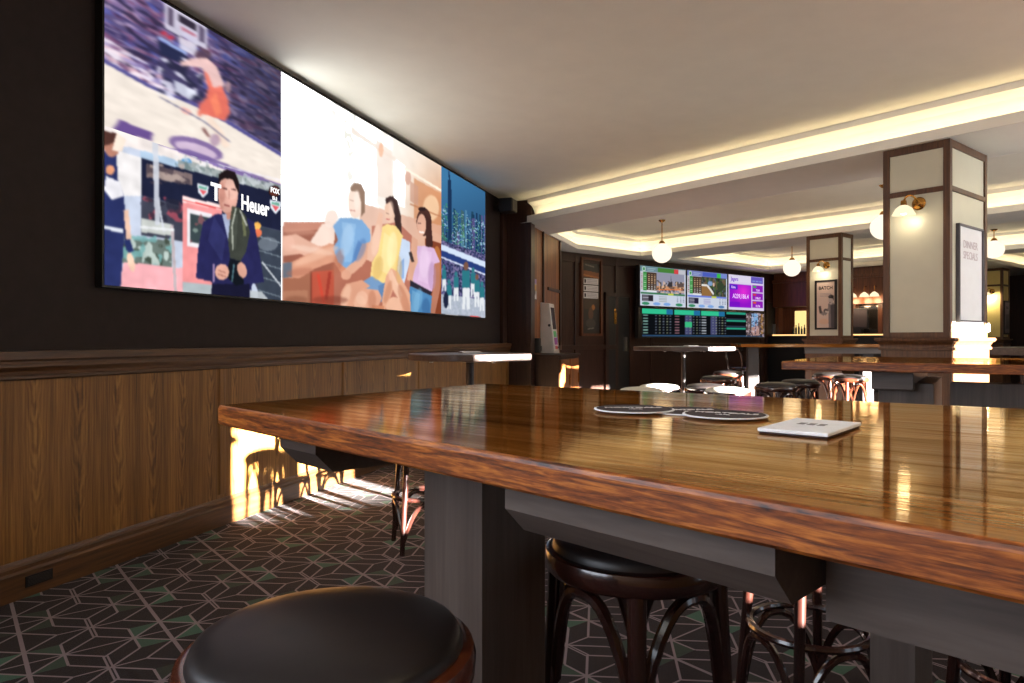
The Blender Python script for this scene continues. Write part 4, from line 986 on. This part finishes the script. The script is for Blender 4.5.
obj('body', bx(7.66, 9.0, -.42, -.04, 0, .94), 'dark_wood', t); obj('worktop', bx(7.64, 9.03, -.45, -.03, .94, .975), 'dark_wood', t, bevel=.004)
for k in range(2):
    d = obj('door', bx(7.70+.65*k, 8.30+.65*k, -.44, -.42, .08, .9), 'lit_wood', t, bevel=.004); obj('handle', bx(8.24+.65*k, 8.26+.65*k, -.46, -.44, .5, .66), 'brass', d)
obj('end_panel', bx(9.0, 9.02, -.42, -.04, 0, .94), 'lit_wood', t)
t = thing('small_picture', 'small bright notice hanging on the cove lit wood wall above the ticket machine', 'picture', W(7.79, NB, 0), WR)
obj('frame', bx(-.085, .085, -.02, 0, 1.80, 2.12), 'dark_metal', t)
X, Y = np.meshgrid(np.linspace(0, 10, 12), np.linspace(22, 0, 24)); c = Canvas(X, Y, (196, 196, 200)); c.poly([(0, 0), (10, 0), (10, 5), (0, 5)], (150, 120, 190)); c.poly([(3, 6), (10, 6), (10, 13), (3, 13)], (200, 150, 60)); c.poly([(0, 12), (6, 12), (6, 18), (0, 18)], (60, 52, 56)); c.poly([(4, 17), (10, 17), (10, 22), (4, 22)], (225, 225, 225))
picture('print', -.078, .078, 1.808, 2.112, -.022, c.img, 'print', t)
t = thing('power_box', 'slim black box fixed to the wall beside the ticket machine', 'box', W(7.70, NB, 0), WR)
obj('case', bx(-.04, .06, -.12, 0, 1.0, 1.22), 'black', t, bevel=.01)
# sunlit jamb-coloured box seen past the biggest column
t = thing('wall_box', 'small white box fixed to the edge of the biggest column', 'box', G(C1[0]+.90, C1[1]+.012, 0), GR)
obj('case', bx(-.02, .16, .02, .16, 1.27, 1.36), 'white_case', t, bevel=.006); obj('lid', bx(-.02, .16, .015, .02, 1.28, 1.35), 'white', t)

# ================================================================== stools
def make_stool(label, seat='vinyl', wood='bent', R=.185, H=.80):
    """bentwood bar stool: hoop seat with a domed pad, four splayed legs, foot hoop, arched braces"""
    t = thing('bar_stool', label, 'stool')
    zs = H-.07
    bm = B(); lathe(bm, [(R-.035, zs), (R-.006, zs), (R+.002, zs+.008), (R+.004, zs+.03), (R, zs+.042), (R-.012, zs+.046), (R-.035, zs+.04)], 48); 
    obj('seat_ring', bm, wood, t, True)
    bm = B(); prof = [(0, zs+.008), (R-.03, zs+.008), (R-.016, zs+.025), (R-.012, zs+.044), (R-.016, zs+.056)]
    for k in range(1, 9): q = k/8*PI/2; prof.append(((R-.016)*math.cos(q), zs+.056+.026*math.sin(q)))
    lathe(bm, prof, 48); obj('cushion', bm, seat, t, True)
    rt, rb = R-.022, R+.032
    def leg_pt(a, z):
        k = max(0.0, 1-z/zs); r = rt+(rb-rt)*(k**1.25); return Vector((r*math.cos(a), r*math.sin(a), z))
    A4 = [PI/4+k*PI/2 for k in range(4)]
    for a in A4:
        bm = B(); n = 12; tube(bm, [leg_pt(a, zs+.005-(zs+.005)*i/(n-1)) for i in range(n)], .014, 10, radii=[.0185-.004*i/(n-1) for i in range(n)]); obj('leg', bm, wood, t, True)
    zf = .30; rf = leg_pt(0, zf).x-.014
    bm = B(); tube(bm, [(rf*math.cos(2*PI*i/40), rf*math.sin(2*PI*i/40), zf) for i in range(40)], .0125, 8, True); obj('foot_ring', bm, wood, t, True)
    def arch(a0, z_leg, z_top, name):
        a1 = a0+PI/2; p, q = leg_pt(a0, z_leg), leg_pt(a1, z_leg); pts = []
        for i in range(17):
            s = i/16; xx = abs(2*s-1); zz = z_leg+(z_top-z_leg)*(1-xx**2.6)
            b = p.lerp(q, s); ang = a0+s*PI/2; ro = leg_pt(0, zz).x-.012
            flat_ = Vector((b.x, b.y, zz)); rnd = Vector((ro*math.cos(ang), ro*math.sin(ang), zz)); pts.append(flat_.lerp(rnd, .75))
        bm = B(); tube(bm, pts, .0125, 8); obj(name, bm, wood, t, True)
    for a in A4: arch(a, zs-.24, zs-.02, 'seat_brace'); arch(a, .07, zf-.02, 'foot_brace')
    return t
def stool_at(x, y, rot, label, seat='vinyl', wood='bent', group='bentwood bar stools', H=.80):
    if y < 1.0: H = .83
    key = (seat, wood, H)
    if key not in stool_at.cache:
        t = make_stool(label, seat, wood, H=H); t.location = (x, y, 0); t.rotation_euler = (0, 0, rot); t['group'] = group; stool_at.cache[key] = t; return t
    return copy_tree(stool_at.cache[key], (x, y, 0), rot, label, group)
stool_at.cache = {}
def sp(px, d): v = at(px, d); return v.x, v.y
S = [(330, .905, .35, 'black padded bentwood stool nearest the camera, in front of the long glossy table', 'vinyl', 'bent_warm'),
     (636, 1.44, .62, 'black padded bentwood stool tucked under the middle of the glossy table', 'vinyl', 'bent'),
     (809, 2.20, .25, 'bentwood stool behind the glossy table, its foot hoop showing below the slanted beam end', 'vinyl', 'bent'),
     (1034, 1.90, .5, 'bentwood stool beyond the grey rail at the near end of the glossy table', 'vinyl', 'bent'),
     (424, 4.08, .32, 'bentwood stool standing by the sunlit patch of carpet near the wainscot', 'vinyl', 'bent'),
     (641, 5.75, .3, 'stool with a seat painted sunlit pale, closest to the wainscot side of the slim pole table', 'sun_pale_vinyl', 'bent'),
     (659, 6.15, .9, 'stool with a seat painted sunlit pale, just behind another pale one beside the slim pole table', 'sun_pale_vinyl', 'bent'),
     (727, 5.75, .2, 'stool with a seat painted sunlit pale, nearest the jackpot television reflection on the glossy table', 'sun_pale_vinyl', 'bent'),
     (706, 6.2, .7, 'black seated stool tucked against the pale stool by the slim pole table', 'vinyl', 'bent'),
     (718, 7.6, .5, 'brown rimmed stool behind the pale stools, its seat just above theirs', 'vinyl', 'bent_warm'),
     (728, 8.8, .1, 'most distant brown rimmed stool behind the pale stools', 'vinyl', 'bent_warm'),
     (776, 6.4, .45, 'dark stool beside the square post of the long dark table', 'vinyl', 'bent'),
     (800, 6.9, .8, 'dark stool second from the square post of the long dark table', 'vinyl', 'bent'),
     (829, 8.3, .4, 'stool with copper glinting legs under the corner of the second oak table', 'vinyl', 'bent_warm'),
     (850, 7.8, .15, 'stool with copper glinting legs beside the grey post of the second oak table', 'vinyl', 'bent_warm'),
     (478, 4.42, .8, 'bentwood stool hidden behind the grey post of the glossy table', 'vinyl', 'bent')]
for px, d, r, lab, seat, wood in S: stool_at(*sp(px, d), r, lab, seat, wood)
# a chair back further off
t = thing('bar_chair', 'low backed dark bentwood chair far behind the pale stools', 'chair', at(741, 11.2, 0), .6)
bm = B(); lathe(bm, [(0, .70), (.19, .70), (.2, .72), (.19, .75), (0, .76)], 28); obj('seat', bm, 'bent', t, True)
for a in range(4):
    q = PI/4+a*PI/2; bm = B(); tube(bm, [(.16*math.cos(q), .16*math.sin(q), .71), (.22*math.cos(q), .22*math.sin(q), 0)], .015, 8); obj('leg', bm, 'bent', t, True)
bm = B(); tube(bm, [(-.17, .1, .73), (-.19, .14, .95), (-.15, .17, 1.03), (0, .2, 1.045), (.15, .17, 1.03), (.19, .14, .95), (.17, .1, .73)], .014, 8); obj('backrest', bm, 'bent', t, True)
bm = B(); tube(bm, [(.19*math.cos(2*PI*i/24), .19*math.sin(2*PI*i/24), .3) for i in range(24)], .012, 8, True); obj('foot_ring', bm, 'bent', t, True)

# ================================================================== tables
ZT, TH = 1.05, .0445
NL, FL, FR, NR = Vector((-.676, 1.603)), Vector((-.085, 2.388)), Vector((1.70, 1.085)), Vector((.66, .212))
TR = math.atan2(-.65, .76)                                # the table's long direction
def to_local(p, org, rot):
    d = Vector((p[0]-org[0], p[1]-org[1])); c, s = math.cos(-rot), math.sin(-rot)
    return Vector((d.x*c-d.y*s, d.x*s+d.y*c))
org = (.35, 1.3)
mt = thing('high_table', 'long high table with a glossy oak top and grey posts, carrying the round placemats', 'table', (org[0], org[1], 0), TR)
def top_slab(parent, pts, org, rot, zt, th, ease=.007, mats=('edge_oak', 'top_oak')):
    P = [to_local(p, org, rot) for p in pts]
    # rounded corners, eased upper and lower arris
    R_, lp = .012, []
    n = len(P)
    for i in range(n):
        a, b_, c_ = P[i-1], P[i], P[(i+1) % n]; u = (a-b_).normalized()*R_; v = (c_-b_).normalized()*R_
        for k in range(4):
            s = k/3; lp.append((b_+u)*(1-s)**2+b_*2*s*(1-s)+(b_+v)*s*s)
    loop = [(q.x, q.y) for q in lp]
    rows = [(-.004, zt-th), (0, zt-th+.004), (0, zt-ease), (-ease*.3, zt-ease*.3), (-ease, zt)]
    bm = B(); rr = [[bm.verts.new((q.x, q.y, z)) for q in offset_loop(loop, d)] for d, z in rows]
    for r, q in zip(rr, rr[1:]):
        for i in range(len(loop)): bm.faces.new((r[i], r[(i+1) % len(loop)], q[(i+1) % len(loop)], q[i]))
    bm.faces.new(rr[0][::-1]); f = bm.faces.new(rr[-1]); f.material_index = 1
    return obj('tabletop', bm, mats, parent)
top_slab(mt, (NL, NR, FR, FL), org, TR, ZT, TH)
ZB = ZT-TH
def block(bm, origin, L, Wv, x0, x1, y0, y1, z0, z1, ch0=0):
    """box in the frame (L,Wv) from world origin, its lower edge at y0 chamfered by ch0; vertices in the table's own space"""
    pr = [(y0, z1), (y1, z1), (y1, z0), (y0+ch0, z0), (y0, z0+ch0)] if ch0 else [(y0, z1), (y1, z1), (y1, z0), (y0, z0)]
    rings = []
    for x in (x0, x1):
        r = []
        for y, z in pr:
            p = Vector(origin)+L*x+Wv*y; q = to_local(p, org, TR); r.append(bm.verts.new((q.x, q.y, z)))
        rings.append(r)
    n = len(pr)
    for i in range(n): bm.faces.new((rings[0][i], rings[0][(i+1)%n], rings[1][(i+1)%n], rings[1][i]))
    bm.faces.new(rings[0]); bm.faces.new(rings[1][::-1]); return bm
Ln = (NR-NL).normalized(); Wn = Vector((-Ln.y, Ln.x))     # along the near edge; across the table
def near_pt(px, back):                                    # point a given distance behind the near edge on an image column
    u = (px-512)/F; n = Wn; k = NL.dot(n)+back; y = k/(n.x*u+n.y); return Vector((u*y, y))
p = near_pt(280, .10); obj('cross_beam', block(B(), p, Ln, Wn, 0, .165, 0, .62, .915, ZB, .042), 'base_grey_x', mt)
p = near_pt(505, .045); obj('cross_beam', block(B(), p, Ln, Wn, 0, .39, 0, .75, .928, ZB, .037), 'base_grey_x', mt)
p = near_pt(826, .15); obj('apron_rail', block(B(), p, Ln, Wn, .0, .80, 0, .05, .895, ZB), 'base_grey_x', mt)
p = at(482, 1.262).to_2d(); obj('post', block(B(), p, Ln, Wn, -.172, 0, 0, .165, 0, .955), 'base_grey', mt)
bm = block(B(), at(915, 1.24).to_2d(), Ln, Wn, -.075, 0, 0, .10, 0, .80); obj('post', bm, 'base_grey', mt)
bm = block(B(), at(915, 1.24).to_2d(), Ln, Wn, -.09, .06, .0, .2, .76, ZB, .06); obj('post_head', bm, 'base_grey', mt)
obj('spine_rail', block(B(), near_pt(440, .34), Ln, Wn, -.05, 1.1, 0, .07, .93, ZB), 'base_grey_x', mt)

# placemats and tile
def placemat(px, y, label, text, ang, dz=0, rx=.083):
    d = (EYE-ZT)*F/(y-HZ); o = at(px, d, ZT+dz)
    t = thing('round_placemat', label, 'placemat', (o.x, o.y, ZT+.0005+dz), ang, 'round placemats')
    bm = B(); lathe(bm, [(0, 0), (rx-.001, 0), (rx, .0008), (rx, .0022), (rx-.003, .0027), (0, .0027)], 64); obj('rim', bm, 'placemat_white', t, True)
    bm = B(); lathe(bm, [(0, .0026), (rx-.005, .0026), (rx-.005, .0032), (0, .0032)], 64); obj('print', bm, 'slate', t)
    writing(text, .021, 'white_ink', t, (0, .012, .0033), (0, 0, 0), sx=1.1, bold=.0004); writing('HOTEL', .009, 'white_ink', t, (0, -.02, .0033), (0, 0, 0))
    return t
placemat(634, 411.4, 'round dark placemat with white lettering, overlapping its neighbour and nearest the wainscot', 'MORTDALE', 0.0, .0032)
placemat(687, 412.0, 'round dark placemat lying between two others, partly covered', 'MORTDALE', .1, 0)
placemat(725, 417.2, 'round dark placemat nearest the white tile', 'MORTDALE', -.5, .0032, .080)
cc = [(757, 427.5), (828, 433.5), (861.5, 422.3), (806, 417.4)]
def tp(x, y, z): d = (EYE-z)*F/(y-HZ); v = at(x, d); return Vector((v.x, v.y))
t = thing('square_tile', 'thin white square coaster tile with a dark stamp beside the round placemats', 'coaster', (0, 0, 0))
q = [tp(x, y, ZT+.009) for x, y in cc]; q[3] = q[0]+q[2]-q[1]
ctr = sum(q, Vector((0, 0)))/4; ang = math.atan2((q[1]-q[0]).y, (q[1]-q[0]).x)
t.location = (ctr.x, ctr.y, ZT+.0005); t.rotation_euler = (0, 0, ang)
ql = [to_local(p_, ctr, ang) for p_ in q]
bm = prism(B(), [(v.x, v.y) for v in ql], .0025, .0085); obj('slab', bm, 'placemat_white', t, bevel=.002)
bm = prism(B(), [(v.x*.96, v.y*.96) for v in ql], 0, .0025); obj('cork_base', bm, 'slate', t)
bm = B()
for k in range(6): box(bm, -.022+(k % 3)*.016, -.011+(k % 3)*.016, -.004+(k//3)*.014, .006+(k//3)*.014, .0084, .0090)
obj('stamp', bm, 'frame_grey', t)

# second oak table
ZT2 = 1.09; A2 = at(781, (EYE-ZT2)*F/(361-HZ)).to_2d(); Bq = at(1024, (EYE-ZT2)*F/(365-HZ)).to_2d()
Cq = at(843, (EYE-ZT2)*F/(356.4-HZ)).to_2d()
L2 = (Bq-A2).normalized(); W2 = Vector((-L2.y, L2.x)); wd2 = (Cq-A2).dot(W2)
org2 = tuple(A2+L2*1.0+W2*.5); R2 = math.atan2(L2.y, L2.x)
t2 = thing('high_table', 'second long oak high table in front of the biggest column, on grey posts', 'table', (org2[0], org2[1], 0), R2)
top_slab(t2, (A2, A2+L2*2.3, A2+L2*2.3+W2*wd2, A2+W2*wd2), org2, R2, ZT2, .044)
def b2(name, x0, x1, y0, y1, z0, z1, mat='base_grey'):
    return obj(name, bx(x0-1.0, x1-1.0, y0-.5, y1-.5, z0, z1), mat, t2, bevel=.004)
b2('cross_beam', .40, .58, .12, wd2-.12, .955, ZT2-.044, 'base_grey_x')
b2('post', .42, .66, .22, wd2-.25, 0, .985); b2('lower_panel', .72, 2.1, .34, .42, .05, .99); b2('post', 1.85, 2.09, .22, wd2-.25, 0, .985); b2('cross_beam', 1.75, 1.95, .12, wd2-.12, .985, ZT2-.044, 'base_grey_x')

# dark long table further back, and a pale one at the end of the room
d3 = 10.0; p0 = at(741, d3).to_2d(); L3 = Vector((BX.x, -.10)).normalized(); R3 = math.atan2(L3.y, L3.x)
t3 = thing('high_table', 'long dark high table seen edge on behind the second oak table', 'table', (p0.x, p0.y, 0), R3)
obj('tabletop', bx(0, 2.1, 0, .8, 1.09, 1.136), ['top_oak'], t3, bevel=.004)
for x0 in (.16, 1.75): obj('post', bx(x0, x0+.15, .3, .45, 0, 1.09), 'dark_metal', t3, bevel=.004)
obj('apron', bx(.9, 2.0, .1, .14, 1.0, 1.09), 'base_grey_x', t3)
obj('foot_rail', bx(.31, 1.75, .34, .39, .25, .31), 'dark_metal', t3)
t4 = thing('low_table', 'pale edged table by the dark end wall beyond the biggest column', 'table', at(1030, 9.0, 0), GR)
obj('tabletop', bx(-.35, .9, -.4, .4, 1.0, 1.10), 'base_grey_x', t4, bevel=.004)
for x0 in (-.2, .7): obj('leg', bx(x0, x0+.1, -.05, .05, 0, 1.0), 'dark_metal', t4)

def pole_table(px, d, zt, Dm, label, pole_r=.03):
    t = thing('pole_table', label, 'table', at(px, d, 0), .3, 'round pole tables')
    bm = B(); r = Dm/2; lathe(bm, [(0, zt-.055), (r-.01, zt-.055), (r, zt-.048), (r, zt-.006), (r-.006, zt), (0, zt)], 72); obj('tabletop', bm, 'top_dark', t)
    bm = B(); lathe(bm, [(0, zt-.055), (.16, zt-.055), (.16, zt-.065), (.05, zt-.075), (0, zt-.075)], 32); obj('mounting_plate', bm, 'dark_metal', t)
    for k in range(4):
        a = k*PI/2+.3; bm = B(); lathe(bm, [(0, zt-.072), (.014, zt-.072), (.018, zt-.055), (0, zt-.055)], 12, .36*math.cos(a), .36*math.sin(a)); obj('bolt', bm, 'chrome', t, True)
    bm = B(); lathe(bm, [(0, .02), (pole_r, .02), (pole_r, zt-.07), (0, zt-.07)], 24); obj('pole', bm, 'dark_metal', t, True)
    bm = B(); lathe(bm, [(0, 0), (.26, 0), (.27, .012), (.22, .03), (.05, .05), (0, .05)], 40); obj('base', bm, 'dark_metal', t, True)
    t2_ = None
    return t
M['top_dark'] = grain('dark_laminate', srgb(66, 56, 54), srgb(84, 72, 68), srgb(102, 88, 82), 'X', .3)
pole_table(470, 5.8, 1.085, 1.02, 'round dark pole table nearest the video wall and the wainscot', .034)
pole_table(683.5, 9.6, 1.105, 1.36, 'round dark pole table in front of the betting televisions', .031)
def small_box(px, d, z, label):
    t = thing('menu_holder', label, 'holder', at(px, d, z), .4, 'flat menu holders on the pole tables')
    obj('tray', bx(-.09, .09, -.06, .06, .0005, .012), 'chrome', t, bevel=.003); obj('card', bx(-.075, .075, -.05, .05, .012, .016), 'placemat_white', t)
small_box(470, 5.9, 1.085, 'flat pale tray lying on the round pole table by the video wall')
small_box(691, 9.7, 1.105, 'flat pale tray lying on the round pole table by the televisions')

# ================================================================== light
def light_dir(o, d): o.rotation_euler = Vector(d).to_track_quat('-Z', 'Y').to_euler()
L = bpy.data.lights.new('sun', 'SUN'); L.energy = 190; L.angle = math.radians(.6); L.color = (1, .95, .88)
o = bpy.data.objects.new('sun', L); COL.objects.link(o); o.location = (12, -12, 4); light_dir(o, (-.70, .714, -.10))
w = bpy.data.worlds.new('world'); SC.world = w; w.use_nodes = True
w.node_tree.nodes['Background'].inputs[0].default_value = (.75, .86, 1, 1); w.node_tree.nodes['Background'].inputs[1].default_value = 2.0

# ================================================================== camera and view
cam = bpy.data.cameras.new('camera'); cam.sensor_width = 36; cam.lens = 36*F/1024; cam.shift_y = -2/1024; cam.clip_start = .05
co = bpy.data.objects.new('camera', cam); COL.objects.link(co); co.location = (0, 0, EYE); co.rotation_euler = (PI/2, 0, 0)
SC.camera = co
SC.view_settings.view_transform = 'Standard'; SC.view_settings.look = 'None'; SC.view_settings.gamma = 1; SC.view_settings.use_curve_mapping = False
SC.view_settings.exposure = .28
SC.cycles.use_denoising = True
SC.cycles.max_bounces = 8; SC.cycles.diffuse_bounces = 4; SC.cycles.sample_clamp_indirect = 6
